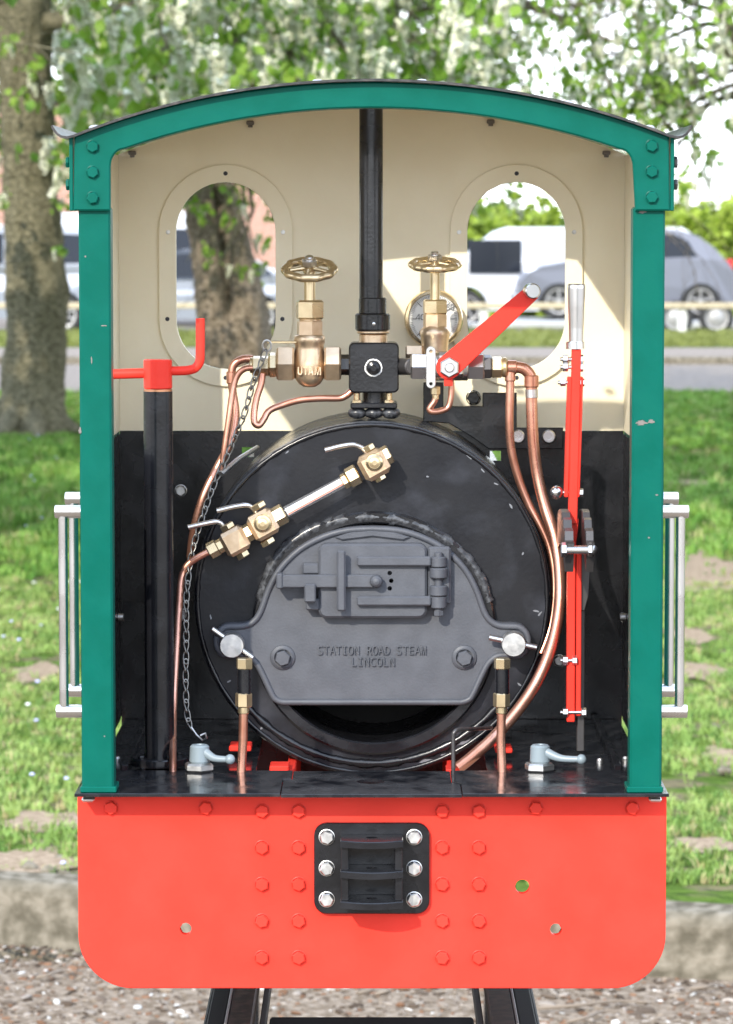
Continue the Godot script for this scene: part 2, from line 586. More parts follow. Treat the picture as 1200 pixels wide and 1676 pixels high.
func build_beam():
	var red: Material = mats.red_paint
	var z := 0.0
	var a := at(127, 1303, z)
	var b := at(1089, 1618, z)
	var r := wid(90, z)
	var poly := PackedVector2Array([Vector2(b.x, a.y), Vector2(a.x, a.y)])
	for k in 13:
		var t := PI + PI / 2 * k / 12.0
		poly.append(Vector2(a.x + r + cos(t) * r, b.y + r + sin(t) * r))
	for k in 13:
		var t := PI * 1.5 + PI / 2 * k / 12.0
		poly.append(Vector2(b.x - r + cos(t) * r, b.y + r + sin(t) * r))
	var holes := []
	for h in [[304, 1520, 10], [855, 1451, 12], [910, 1521, 10]]:
		var c := at(h[0], h[1], z)
		holes.append(circle2(Vector2(c.x, c.y), wid(h[2], z), 24))
	var g := Geo.new()
	g.prism(poly, -0.008, 0.0, 0.0008, holes)
	var beam := part(loco, "buffer_beam", g, red)
	tag(beam, "flat red buffer beam with rounded lower corners and bolt heads")
	for x in [182, 337, 877, 1035]:
		bolt(beam, at(x, 1322, z), wid(11.5, z), red)
	for x in [429, 489, 724, 784]:
		for y in [1327, 1387, 1447, 1507, 1567]:
			bolt(beam, at(x, y, z), wid(11.5, z), red)
	# coupling pocket
	g = Geo.new()
	var p0 := at(514, 1347, 0.006)
	var p1 := at(703, 1496, 0.006)
	g.prism(rrect(Vector2(p0.x, p0.y), Vector2(p1.x, p1.y), wid(21, z)), 0.0003, 0.006, 0.0008)
	var plate := part(loco, "coupling_plate", g, mats.black_paint)
	tag(plate, "black coupling plate with a three deck draw pocket")
	for x in [535, 678]:
		for y in [1370, 1421, 1472]:
			bolt(plate, at(x, y, 0.0062), wid(12, z), mats.zinc)
	var xl := at(557, 1400, 0.036).x
	var xr := at(660, 1400, 0.036).x
	var tops := [1377.0, 1427.0, 1477.0]
	for k in 3:
		var yt := at(608, tops[k], 0.042).y
		var th := wid(11.5, 0.03)
		var out := PackedVector2Array([Vector2(xl, 0.0), Vector2(xl, 0.032)])
		for i in 9:
			var t := i / 8.0
			out.append(Vector2(lerpf(xl, xr, t), 0.032 + 0.008 * sin(PI * t)))
		out.append(Vector2(xr, 0.032)); out.append(Vector2(xr, 0.0))
		var clean := PackedVector2Array()
		for p in out:
			if clean.is_empty() or clean[clean.size() - 1].distance_to(p) > 1e-6:
				clean.append(p)
		var gl := Geo.new()
		# plan outline (x, depth) laid level: local z points up
		var xf := Transform3D(Basis(Vector3.RIGHT, Vector3.BACK, Vector3.UP), Vector3(0, yt - th, 0.0063))
		gl.prism(clean, 0.0, th, 0.0008, [circle2(Vector2((xl + xr) / 2, 0.017), 0.0048, 16)], xf)
		part(plate, "pocket_deck", gl, mats.black_paint)
	for s in [0, 1]:
		for k in 2:
			var yt := at(608, tops[k], 0.042).y - wid(12.5, 0.03)
			var yb := at(608, tops[k + 1], 0.042).y - 0.0003
			var x0 := xl + 0.0006 if s == 0 else xr - 0.0072
			g = Geo.new()
			g.box(Vector3(x0 + 0.0033, (yt + yb) / 2, 0.0063 + 0.014), Vector3(0.0066, yt - yb, 0.028), 0.0006)
			part(plate, "pocket_cheek", g, mats.black_paint)

func build_deck():
	var m: Material = mats.deck_paint
	var zf := 0.036
	var zb := on_level(608, 1261, floor_y).z
	var th := 0.0028
	var xs := [at(122, 1300, zf).x, at(459, 1300, zf).x, at(757, 1300, zf).x, at(1095, 1300, zf).x]
	for k in 3:
		var g := Geo.new()
		var lift := -0.0006 if k == 1 else 0.0
		var out := PackedVector2Array([Vector2(xs[0], -zf), Vector2(xs[1] - 0.0002, -zf), Vector2(xs[1] - 0.0002, 0.0454), Vector2(xs[1] + 0.0078, 0.0454), Vector2(xs[1] + 0.0078, -zb), Vector2(xs[0], -zb)])
		if k == 2:
			out = PackedVector2Array([Vector2(xs[2] + 0.0002, -zf), Vector2(xs[3], -zf), Vector2(xs[3], -zb), Vector2(xs[2] - 0.0074, -zb), Vector2(xs[2] - 0.0074, 0.0305), Vector2(xs[2] + 0.0002, 0.0205)])
		var holes := []
		if k == 1:
			out = PackedVector2Array([Vector2(xs[1] + 0.0004, -zf), Vector2(xs[2] - 0.0004, -zf), Vector2(xs[2] - 0.0004, 0.02), Vector2(xs[2] - 0.008, 0.03), Vector2(xs[2] - 0.008, -zb), Vector2(xs[1] + 0.0084, -zb), Vector2(xs[1] + 0.0084, 0.046), Vector2(xs[1] + 0.0004, 0.046)])
			var c := on_level(607, 1278, floor_y)
			holes.append(circle2(Vector2(c.x, -c.z), wid(23, c.z), 24, 1.0))
		var xf := Transform3D(Basis(Vector3.RIGHT, Vector3.FORWARD, Vector3.UP), Vector3(0, floor_y - th + lift, 0))
		g.prism(out, 0.0, th, 0.0004, holes, xf)
		var d := part(loco, "deck_plate", g, m)
		if k == 1:
			tag(d, "middle black deck plate with a round pin hole")
	# the deeper floor either side of the boiler, a little lower
	for s in [-1.0, 1.0]:
		var g := Geo.new()
		var x0: float = 0.105 * s
		var x1: float = 0.2475 * s
		g.box(Vector3((x0 + x1) / 2, floor_y - 0.005, (zb - 0.448) / 2.0 - 0.004), Vector3(absf(x1 - x0), 0.003, 0.448 + zb - 0.012), 0.0004)
		var fl := part(loco, "side_floor", g, m)
		g = Geo.new()
		var a := on_level(608 + 404 * s, 1256, floor_y)
		g.box(Vector3(a.x, floor_y - 0.0005, (a.z - 0.44) / 2.0), Vector3(0.006, 0.006, 0.44 + a.z), 0.0006)
		part(fl, "edge_angle", g, mats.black_paint)
		for q in [[982, 1243], [1024, 1240]]:
			var p := on_level(608 + (q[0] - 608) * s, q[1], floor_y)
			g = Geo.new()
			g.lathe(Vector3(p.x, floor_y - 0.0035, p.z), Vector3.UP, [[0.0032, 0], [0.0032, 0.003], [0.0024, 0.0045], [0, 0.005]], 12)
			part(fl, "floor_screw", g, mats.zinc)
	# parts of the red frames that show between the plates
	for q in [[376, 412, 1217, 1226], [442, 474, 1250, 1264], [810, 838, 1221, 1229], [730, 760, 1255, 1266]]:
		var g := Geo.new()
		var z := -0.2
		var a := at(q[0], q[2], z)
		var b := at(q[1], q[3], z)
		g.box((a + b) / 2, Vector3(b.x - a.x, a.y - b.y, 0.03), 0.001)
		part(loco, "frame_stay", g, mats.red_paint)
	# turning cocks on the deck
	for q in [[326, 1], [883, 1]]:
		var c := on_level(q[0], 1262, floor_y)
		var s := wid(1.0, c.z)
		var g := Geo.new()
		g.hexa(Vector3(c.x, floor_y + 0.0002, c.z), Vector3(c.x, floor_y + s * 14, c.z), s * 25, 0.2)
		var nut := part(loco, "drain_cock", g, mats.zinc)
		tag(nut, "grey drain cock lever on a silver hexagon nut")
		g = Geo.new()
		var hub := Vector3(c.x + s * 1, floor_y + s * 14, c.z)
		g.lathe(hub, Vector3.UP, [[s * 15, 0], [s * 17, s * 3], [s * 16, s * 27], [s * 13, s * 30], [s * 7, s * 30.5], [s * 6, s * 28], [0, s * 28]], 24, false)
		var tip := Vector3(c.x + s * (52 if q[0] < 600 else 68), floor_y + s * 23, c.z + 0.012)
		g.tube(curve([hub + Vector3(s * 8, s * 19, 0.003), hub.lerp(tip, 0.5) + Vector3(0, s * 5, 0.002), tip], 5), [s * 8.5, s * 8.2, s * 7.8, s * 7.3, s * 6.8, s * 6.2, s * 5.8, s * 5.6, s * 5.4, s * 5.4, s * 5.4], 12)
		g.ball(tip, s * 8.5, 14)
		part(nut, "lever", g, mats.lever_grey)
	# uncoupling rod
	var g := Geo.new()
	var zr := -0.11
	g.tube(curve(ats([[742, 1272, zr], [742, 1240, zr], [742, 1208, zr], [744, 1198, zr], [752, 1194, zr - 0.004], [775, 1193, zr - 0.02], [804, 1191, zr - 0.06]]), 4), wid(3.6, zr), 10)
	part(loco, "uncoupling_rod", g, mats.dark_steel)

func build_cab():
	var green: Material = mats.green_paint
	var zp := 0.03                                     # face of the posts
	# posts
	for s in [-1.0, 1.0]:
		var xo := absf(at(131.5, 820, zp).x)
		var xi := absf(at(183.5, 820, zp).x)
		var yt := at(608, 338, zp).y
		var g := Geo.new()
		g.box(Vector3(s * (xo + xi) / 2, (yt + floor_y) / 2, zp - 0.014), Vector3(xo - xi, yt - floor_y - 0.0006, 0.028), 0.0018)
		var post := part(loco, "cab_post", g, green)
		g = Geo.new()
		g.box(Vector3(s * ((xo + xi) / 2 - 0.0005), floor_y + 0.0028, zp - 0.0135), Vector3(xo - xi + 0.004, 0.0052, 0.033), 0.0008)
		part(post, "foot_plate", g, green)
		var q := at(145 if s < 0 else 1072, 1308, 0.012)
		g = Geo.new()
		g.box(q + Vector3(0, 0.0005, 0.002), Vector3(0.011, 0.004, 0.012), 0.0015)
		part(post, "foot_nut", g, mats.zinc)
		if s > 0:
			# bare patch where the paint has been knocked off, and smaller chips
			for ch in [[1050, 692, 10, 5, 1.0], [1066, 690, 6, 4, 1.0], [1051, 347, 7, 3, 0.7], [1062, 880, 2, 2, 0.7], [1075, 810, 3, 1.4, 0.7]]:
				var cp := at(ch[0], ch[1], zp)
				var out := PackedVector2Array()
				for k in 22:
					var t := TAU * k / 22.0
					var rr := rng.randf_range(0.55, 1.1)
					out.append(Vector2(cp.x + cos(t) * wid(ch[2], zp) * rr, cp.y + sin(t) * wid(ch[3], zp) * rr))
				g = Geo.new()
				g.prism(out, zp - 0.0002, zp + 0.00025)
				part(post, "paint_chip", g, mats.bare_metal)
		else:
			for ch in [[131, 705, 3, 6], [150, 590, 1.2, 7], [170, 533, 6, 1.2], [171, 1205, 1.6, 1.6], [140, 420, 1.5, 2]]:
				var cp := at(ch[0], ch[1], zp)
				var out := PackedVector2Array()
				for k in 14:
					var t := TAU * k / 14.0
					var rr := rng.randf_range(0.6, 1.1)
					out.append(Vector2(cp.x + cos(t) * wid(ch[2], zp) * rr, cp.y + sin(t) * wid(ch[3], zp) * rr))
				g = Geo.new()
				g.prism(out, zp - 0.0002, zp + 0.00025)
				part(post, "paint_chip", g, mats.bare_metal)
	# arched front frame above the posts
	var zf := 0.036
	var rim := []
	for k in 33:
		var t := k / 32.0
		var x := lerpf(122.0, 1095.0, t)
		var u := (x - 608.5) / 486.5
		rim.append([x, 134.0 + 89.0 * u * u * (0.93 + 0.07 * u * u)])
	var inner := []
	for k in 25:
		var x := lerpf(1014.0, 203.0, k / 24.0)
		var u := (x - 608.5) / 405.5
		inner.append([x, 176.5 + 67.5 * u * u * (0.95 + 0.05 * u * u)])
	var left := []
	for k in 7:
		var t := k / 6.0
		left.append([lerpf(203, 181, sin(t * PI / 2)), lerpf(244, 272, 1 - cos(t * PI / 2))])
	var ring := rim.duplicate()
	ring.append([1097, 345]); ring.append([1040, 345])
	for k in range(6, -1, -1):
		ring.append([1217 - left[k][0], left[k][1]])
	ring.append_array(inner.slice(1, 24))
	ring.append_array(left)
	ring.append([181, 345]); ring.append([120, 345])
	var g := Geo.new()
	g.prism(flat_at(ring, zf), 0.0303, zf, 0.0014)
	var frame := part(loco, "roof_frame", g, green)
	for y in [240, 282, 324]:
		bolt(frame, at(152, y, zf), wid(10, zf), green)
		bolt(frame, at(1067, y - 1, zf), wid(10, zf), green)
	for s in [-1.0, 1.0]:
		var x := absf(at(120, 300, zf).x) + 0.0018
		var y0 := at(608, 345, zf).y
		var y1 := at(608, 224, zf).y
		g = Geo.new()
		g.box(Vector3(s * x, (y0 + y1) / 2, zf - 0.018), Vector3(0.0032, y1 - y0, 0.034), 0.0006)
		var side := part(frame, "gusset", g, green)
		for y in [265, 302]:
			bolt(frame, Vector3(s * (x + 0.0016), at(608, y, zf).y, zf - 0.012), 0.005, mats.dark_steel if s > 0 else green, Vector3(s, 0, 0))
	# bottom flange of the arch, running back under the roof
	g = Geo.new()
	var under := flat_at(inner, zf)
	for i in under.size() - 1:
		var p := under[i]
		var q := under[i + 1]
		for e in [[0.0, -1.0], [0.002, 1.0]]:
			var nn := Vector3(0, e[1], 0)
			g.quad(Vector3(p.x, p.y + e[0], 0.0303), Vector3(q.x, q.y + e[0], 0.0303), Vector3(q.x, q.y + e[0], 0.008), Vector3(p.x, p.y + e[0], 0.008), nn)
		g.quad(Vector3(p.x, p.y, 0.008), Vector3(q.x, q.y, 0.008), Vector3(q.x, q.y + 0.002, 0.008), Vector3(p.x, p.y + 0.002, 0.008), Vector3.FORWARD)
	part(frame, "arch_flange", g, green)

	# roof sheet with its open hatch, gutters turned up at the edges
	var roof_line := []                                # x, y at the outside of the sheet
	var edge := at(1095, 222, zf)
	var crown := at(608, 131, zf).y + 0.0008
	for k in 49:
		var u := lerpf(-1, 1, k / 48.0)
		roof_line.append(Vector2(edge.x * u, crown - (crown - edge.y - 0.0008) * u * u * (0.93 + 0.07 * u * u)))
	var tips := [Vector2(0.006, -0.0015), Vector2(0.0105, -0.0008), Vector2(0.0135, 0.0012), Vector2(0.016, 0.0045), Vector2(0.0178, 0.008)]
	for t in tips:
		roof_line.append(Vector2(edge.x + t.x, edge.y + 0.0008 + t.y))
		roof_line.insert(0, Vector2(-edge.x - t.x, edge.y + 0.0008 + t.y))
	var thick := 0.0021
	g = Geo.new()
	var hatch_x := 0.108
	var zfront := 0.044
	var zback := -0.475
	var hz0 := 0.027
	var hz1 := -0.212
	var sections := []
	var lower := []
	for i in roof_line.size():
		var t: Vector2 = (roof_line[mini(i + 1, roof_line.size() - 1)] - roof_line[maxi(i - 1, 0)]).normalized()
		lower.append(roof_line[i] - Vector2(-t.y, t.x) * thick)
	for i in roof_line.size() - 1:
		var a: Vector2 = roof_line[i]
		var b: Vector2 = roof_line[i + 1]
		var c: Vector2 = lower[i]
		var d: Vector2 = lower[i + 1]
		var mid := (a.x + b.x) / 2
		var spans := [[zfront, zback]]
		if absf(mid) < hatch_x:
			spans = [[zfront, hz0], [hz1, zback]]
		var up := Vector3(-(b - a).y, (b - a).x, 0).normalized()
		for sp in spans:
			g.quad(Vector3(a.x, a.y, sp[0]), Vector3(b.x, b.y, sp[0]), Vector3(b.x, b.y, sp[1]), Vector3(a.x, a.y, sp[1]), up)
			g.quad(Vector3(c.x, c.y, sp[0]), Vector3(d.x, d.y, sp[0]), Vector3(d.x, d.y, sp[1]), Vector3(c.x, c.y, sp[1]), -up)
			g.quad(Vector3(a.x, a.y, sp[0]), Vector3(b.x, b.y, sp[0]), Vector3(d.x, d.y, sp[0]), Vector3(c.x, c.y, sp[0]), Vector3.BACK)
			g.quad(Vector3(a.x, a.y, sp[1]), Vector3(b.x, b.y, sp[1]), Vector3(d.x, d.y, sp[1]), Vector3(c.x, c.y, sp[1]), Vector3.FORWARD)
	for e in [0, roof_line.size() - 1]:
		g.quad(Vector3(roof_line[e].x, roof_line[e].y, zfront), Vector3(lower[e].x, lower[e].y, zfront), Vector3(lower[e].x, lower[e].y, zback), Vector3(roof_line[e].x, roof_line[e].y, zback), Vector3(-1 if e == 0 else 1, 0.3, 0))
	var roof := part(loco, "cab_roof", g, mats.roof_black)
	var lining := Geo.new()
	for i in roof_line.size() - 1:
		var a: Vector2 = roof_line[i] - Vector2(0, 0.0046)
		var b: Vector2 = roof_line[i + 1] - Vector2(0, 0.0046)
		if absf(a.x) > 0.2502 or absf(b.x) > 0.2502:
			continue
		var up := Vector3(-(b - a).y, (b - a).x, 0).normalized()
		var spans := [[0.029, -0.4498]]
		if absf((a.x + b.x) / 2) < hatch_x:
			spans = [[hz1, -0.4498]]
		for sp in spans:
			for e in [0.0, 0.0012]:
				lining.quad(Vector3(a.x, a.y + e, sp[0]), Vector3(b.x, b.y + e, sp[0]), Vector3(b.x, b.y + e, sp[1]), Vector3(a.x, a.y + e, sp[1]), up if e > 0.0 else -up)
	part(roof, "ceiling_lining", lining, mats.cream_paint)
	tag(roof, "curved black cab roof with turned up gutters and an open hatch")
	for q in [155, 380, 520, 690, 930, 1062]:
		var p := at(q, 150, 0.01)
		var u: float = (q - 608.5) / 486.5
		var yy: float = crown - (crown - edge.y - 0.0008) * u * u * (0.93 + 0.07 * u * u)
		g = Geo.new()
		g.lathe(Vector3(p.x, yy - 0.0005, 0.012), Vector3.UP, [[0.005, 0], [0.005, 0.0012], [0.0035, 0.0024], [0, 0.003]], 12)
		part(roof, "roof_bolt", g, mats.zinc)

	# front sheet of the cab: cream above, black below
	var zw := -0.45
	var ypaint := at(608, 705, zw).y
	var hx := 0.2505
	var outline := PackedVector2Array([Vector2(-hx, ypaint), Vector2(hx, ypaint)])
	for k in 25:
		var u := lerpf(1, -1, k / 24.0)
		var ur := u * hx / edge.x
		outline.append(Vector2(u * hx, crown - (crown - edge.y) * ur * ur * (0.93 + 0.07 * ur * ur) - 0.0056))
	var wins := []
	var rings := []
	for q in [[369.5, 81.0], [845.5, 80.0]]:
		var c := at(q[0], 298, zw)
		var b := at(q[0], 604, zw)
		wins.append(stadium(c.x, b.y, c.y, wid(q[1], zw)))
		rings.append([c.x, b.y, c.y, wid(q[1], zw)])
	g = Geo.new()
	g.prism(outline, zw - 0.003, zw, 0.0, wins)
	var wall := part(loco, "cab_front_sheet", g, mats.cream_paint)
	tag(wall, "cream upper front sheet of the cab with two round ended window openings")
	for k in 2:
		var q: Array = rings[k]
		var w := wid(28.5, zw)
		g = Geo.new()
		var ring_holes := [stadium(q[0], q[1], q[2], q[3] + 0.0003)]
		g.prism(stadium(q[0], q[1] - w, q[2] + w, q[3] + w), zw + 0.0002, zw + 0.0042, 0.0006, ring_holes)
		var rg := part(wall, "window_ring", g, mats.cream_paint)
		var ox := 369.5 if k == 0 else 845.5
		for d in [[0, 284], [-94, 380], [94, 380], [-95, 522], [93, 522], [0, 618]]:
			var p := at(ox + d[0], d[1], zw)
			g = Geo.new()
			g.lathe(Vector3(p.x, p.y, zw + 0.0042), Vector3.BACK, [[wid(3.6, zw), 0.0], [wid(3.2, zw), 0.0005], [0, 0.0006]], 12)
			part(wall, "ring_screw", g, mats.zinc if d[1] == 380 else mats.ink)
	for q in [[410, 203], [803, 201], [217, 252], [992, 252]]:
		var p := at(q[0], q[1], zw)
		g = Geo.new()
		g.box(Vector3(p.x, p.y + 0.001, zw + 0.004), Vector3(0.0075, 0.004, 0.008), 0.0008)
		g.hexa(Vector3(p.x, p.y - 0.0035, zw + 0.005), Vector3(p.x, p.y - 0.0008, zw + 0.005), 0.0024, 0.3)
		part(wall, "roof_clip", g, mats.bare_metal)
	# lower black sheet with the two slots either side of the boiler
	g = Geo.new()
	var slots := []
	for q in [[396, 732, 416, 748], [802, 738, 820, 754]]:
		var a := at(q[0], q[1], zw)
		var b := at(q[2], q[3], zw)
		slots.append(PackedVector2Array([Vector2(a.x, b.y), Vector2(b.x, b.y), Vector2(b.x, a.y), Vector2(a.x, a.y)]))
	g.prism(PackedVector2Array([Vector2(-hx, floor_y - 0.13), Vector2(hx, floor_y - 0.13), Vector2(hx, ypaint - 0.0002), Vector2(-hx, ypaint - 0.0002)]), zw - 0.003, zw, 0.0, slots)
	var low := part(loco, "cab_lower_sheet", g, mats.black_paint)
	tag(low, "black lower front sheet of the cab behind the boiler")
	for q in [[296, 803], [299, 1006], [915, 1081], [1024, 1010]]:
		bolt(low, at(q[0], q[1], zw), wid(9, zw), mats.zinc)
	# cab sides: green outside, lined cream and black inside, open in the middle above the waist
	for s in [-1.0, 1.0]:
		g = Geo.new()
		var zo := -0.206
		var side_poly := PackedVector2Array([Vector2(0.455, floor_y - 0.004), Vector2(0.008, floor_y - 0.004), Vector2(0.008, ypaint - 0.002), Vector2(-zo - 0.03, ypaint - 0.002), Vector2(-zo - 0.008, ypaint + 0.006), Vector2(-zo, ypaint + 0.028), Vector2(-zo, edge.y - 0.006), Vector2(0.455, edge.y - 0.006)])
		var xf := Transform3D(Basis(Vector3.FORWARD, Vector3.UP, Vector3.RIGHT), Vector3(s * 0.2525, 0, 0))
		g.prism(side_poly, -0.001, 0.001, 0.0, [], xf)
		var sd := part(loco, "cab_side", g, green)
		g = Geo.new()
		g.box(Vector3(s * 0.251, (ypaint + edge.y - 0.006) / 2, (zo - 0.4495) / 2), Vector3(0.0012, edge.y - 0.006 - ypaint, 0.4495 + zo), 0.0)
		part(sd, "cream_lining", g, mats.cream_paint)
		g = Geo.new()
		g.box(Vector3(s * 0.251, (ypaint - 0.003 + floor_y) / 2, (-0.009 - 0.4495) / 2), Vector3(0.0012, ypaint - 0.003 - floor_y, 0.44), 0.0)
		part(sd, "black_lining", g, mats.black_paint)
		g = Geo.new()
		var sp := at(608 + 417 * s, 1010, -0.4)
		g.rod(Vector3(s * 0.2504, sp.y, -0.40), Vector3(s * 0.244, sp.y, -0.40), 0.004, 12)
		part(sd, "side_bolt", g, mats.zinc)
	# grab rails: upright bars between round lugs, two on each side
	for s in [-1.0, 1.0]:
		for q in [[0.016, 104.0, 837.5, 1164.0, 91.0], [-0.13, 121.5, 816.0, 1130.0, 108.0]]:
			var z: float = q[0]
			var xb := absf(at(q[1], 1000, z).x)
			var xe := absf(at(q[4], 1000, z).x)
			var y0 := at(608, q[3], z).y
			var y1 := at(608, q[2], z).y
			g = Geo.new()
			g.rod(Vector3(s * xb, y0, z), Vector3(s * xb, y1, z), wid(7.8, z), 20)
			var rail := part(loco, "grab_rail", g, mats.steel)
			for y in [y0, y1]:
				g = Geo.new()
				var inside: float = 0.2535 if z < -0.05 else absf(at(131.5, 820, 0.03).x)
				g.rod(Vector3(s * inside, y, z), Vector3(s * xe, y, z), wid(10.8, z), 20, 0.12)
				part(rail, "rail_lug", g, mats.steel)
	# black stanchion bracket bolted to the front sheet on the right
	var zk := -0.405
	g = Geo.new()
	g.prism(flat_at([[693, 626], [726, 626], [726, 665], [790, 665], [790, 643], [846, 643], [846, 700], [922, 700], [922, 735], [800, 735], [772, 715], [735, 693], [693, 690]], zk), zk - 0.006, zk, 0.0008)
	var br := part(loco, "pipe_bracket", g, mats.black_paint)
	for q in [848, 898]:
		g = Geo.new()
		var p := at(q, 714, zk)
		var r := wid(11, zk)
		g.lathe(p, Vector3.BACK, [[r, 0], [r, 0.005], [r * 0.85, 0.0062], [r * 0.52, 0.0062], [r * 0.5, 0.002], [0, 0.002]], 20)
		part(br, "socket_screw", g, mats.steel)
	for q in [[706, 640], [706, 712]]:
		g = Geo.new()
		var p := at(q[0], q[1], zk)
		g.rod(Vector3(p.x, p.y, zw + 0.0001), Vector3(p.x, p.y, zk - 0.006), 0.004, 10)
		part(br, "spacer", g, mats.black_paint)
	bolt(wall, at(775, 651, zw), wid(11, zw), mats.black_paint)

func bumpy(pts: Array, r0: float, amp: float, sd: int, seg := 8) -> Geo:      # a weld bead
	var f := FastNoiseLite.new()
	f.seed = sd
	f.frequency = 90.0
	f.fractal_octaves = 2
	var g := Geo.new()
	var rad := []
	var total := 0.0
	for i in pts.size():
		if i > 0:
			total += pts[i].distance_to(pts[i - 1])
		rad.append(r0 * (1.0 + amp * f.get_noise_1d(total * 1.0) + amp * 0.6 * sin(total / 0.0042)))
	g.tube(pts, rad, seg)
	for i in g.v.size():
		var k := f.get_noise_3dv(g.v[i] * 1.5)
		g.v[i] += g.n[i] * k * r0 * amp * 0.9
	return g

func build_boiler():
	var zb := -0.25
	var c := at(609.5, 981, zb)
	var r := wid(293.5, zb)
	var g := Geo.new()
	var fire := at(612, 1035, zb)
	var rf := wid(183, zb)
	# barrel
	g.lathe(Vector3(c.x, c.y, zb), Vector3.FORWARD, [[r - 0.004, 0.0], [r, 0.001], [r, 0.2]], 96, false, false)
	g.lathe(Vector3(c.x, c.y, zb), Vector3.FORWARD, [[r - 0.002, 0.2], [r - 0.002, 0.85]], 96)
	var barrel := part(loco, "boiler_barrel", g, mats.black_paint)
	tag(barrel, "round black boiler barrel")
	# backhead with the fire hole
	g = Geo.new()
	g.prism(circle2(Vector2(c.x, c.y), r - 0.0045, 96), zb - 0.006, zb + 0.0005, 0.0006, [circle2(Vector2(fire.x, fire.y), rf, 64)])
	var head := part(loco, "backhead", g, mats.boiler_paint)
	tag(head, "round black boiler backhead with a welded edge")
	g = Geo.new()
	g.lathe(Vector3(fire.x, fire.y, zb), Vector3.BACK, [[rf - 0.001, -0.14], [rf - 0.001, 0.007], [rf + 0.0005, 0.0085], [rf + 0.0085, 0.0085], [rf + 0.0105, 0.0068], [rf + 0.0105, 0.0]], 72)
	part(head, "fire_hole_ring", g, mats.black_paint)
	g = Geo.new()
	g.lathe(Vector3(fire.x, fire.y, zb - 0.12), Vector3.BACK, [[rf - 0.0012, 0.0], [0, 0.0]], 48)
	part(head, "firebox_back", g, mats.soot)
	# knocks and scratches in the black paint; long foot streaks paint a gloss reflection
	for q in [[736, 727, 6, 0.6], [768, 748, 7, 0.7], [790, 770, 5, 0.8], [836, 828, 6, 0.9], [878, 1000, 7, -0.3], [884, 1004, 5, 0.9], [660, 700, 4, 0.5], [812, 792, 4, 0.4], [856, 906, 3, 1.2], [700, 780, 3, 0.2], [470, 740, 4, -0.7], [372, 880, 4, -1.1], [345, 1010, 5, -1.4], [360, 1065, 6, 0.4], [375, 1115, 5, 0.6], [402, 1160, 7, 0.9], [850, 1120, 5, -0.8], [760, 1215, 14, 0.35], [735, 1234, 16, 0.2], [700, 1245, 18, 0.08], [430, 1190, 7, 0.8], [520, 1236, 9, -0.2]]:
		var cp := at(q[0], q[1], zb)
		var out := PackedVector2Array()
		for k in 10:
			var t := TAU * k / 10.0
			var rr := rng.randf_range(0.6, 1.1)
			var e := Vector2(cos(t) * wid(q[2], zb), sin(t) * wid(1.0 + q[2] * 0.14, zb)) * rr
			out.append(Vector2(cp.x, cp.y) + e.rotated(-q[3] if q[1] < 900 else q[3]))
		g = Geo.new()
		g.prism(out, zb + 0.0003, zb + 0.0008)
		part(head, "scratch_and_sheen", g, mats.scrape_sheen_grey)
	# weld round the rim of the barrel and at the foot
	var pts := []
	for k in 420:
		var t := TAU * k / 420.0
		pts.append(Vector3(c.x + cos(t) * (r - 0.0035), c.y + sin(t) * (r - 0.0035), zb + 0.0003))
	pts.append(pts[0])
	part(head, "rim_weld", bumpy(pts, 0.0024, 0.22, 3, 7), mats.black_paint)
	for q in [[0.0125, 0.004, 1.2, 1.8]]:
		pts = []
		for k in 120:
			var t := PI * lerpf(q[2], q[3], k / 119.0)
			pts.append(Vector3(c.x + cos(t) * (r - q[0]), c.y + sin(t) * (r - q[0]), zb + 0.0006))
		part(head, "foot_weld", bumpy(pts, q[1], 0.25, int(q[1] * 10000), 8), mats.black_paint)

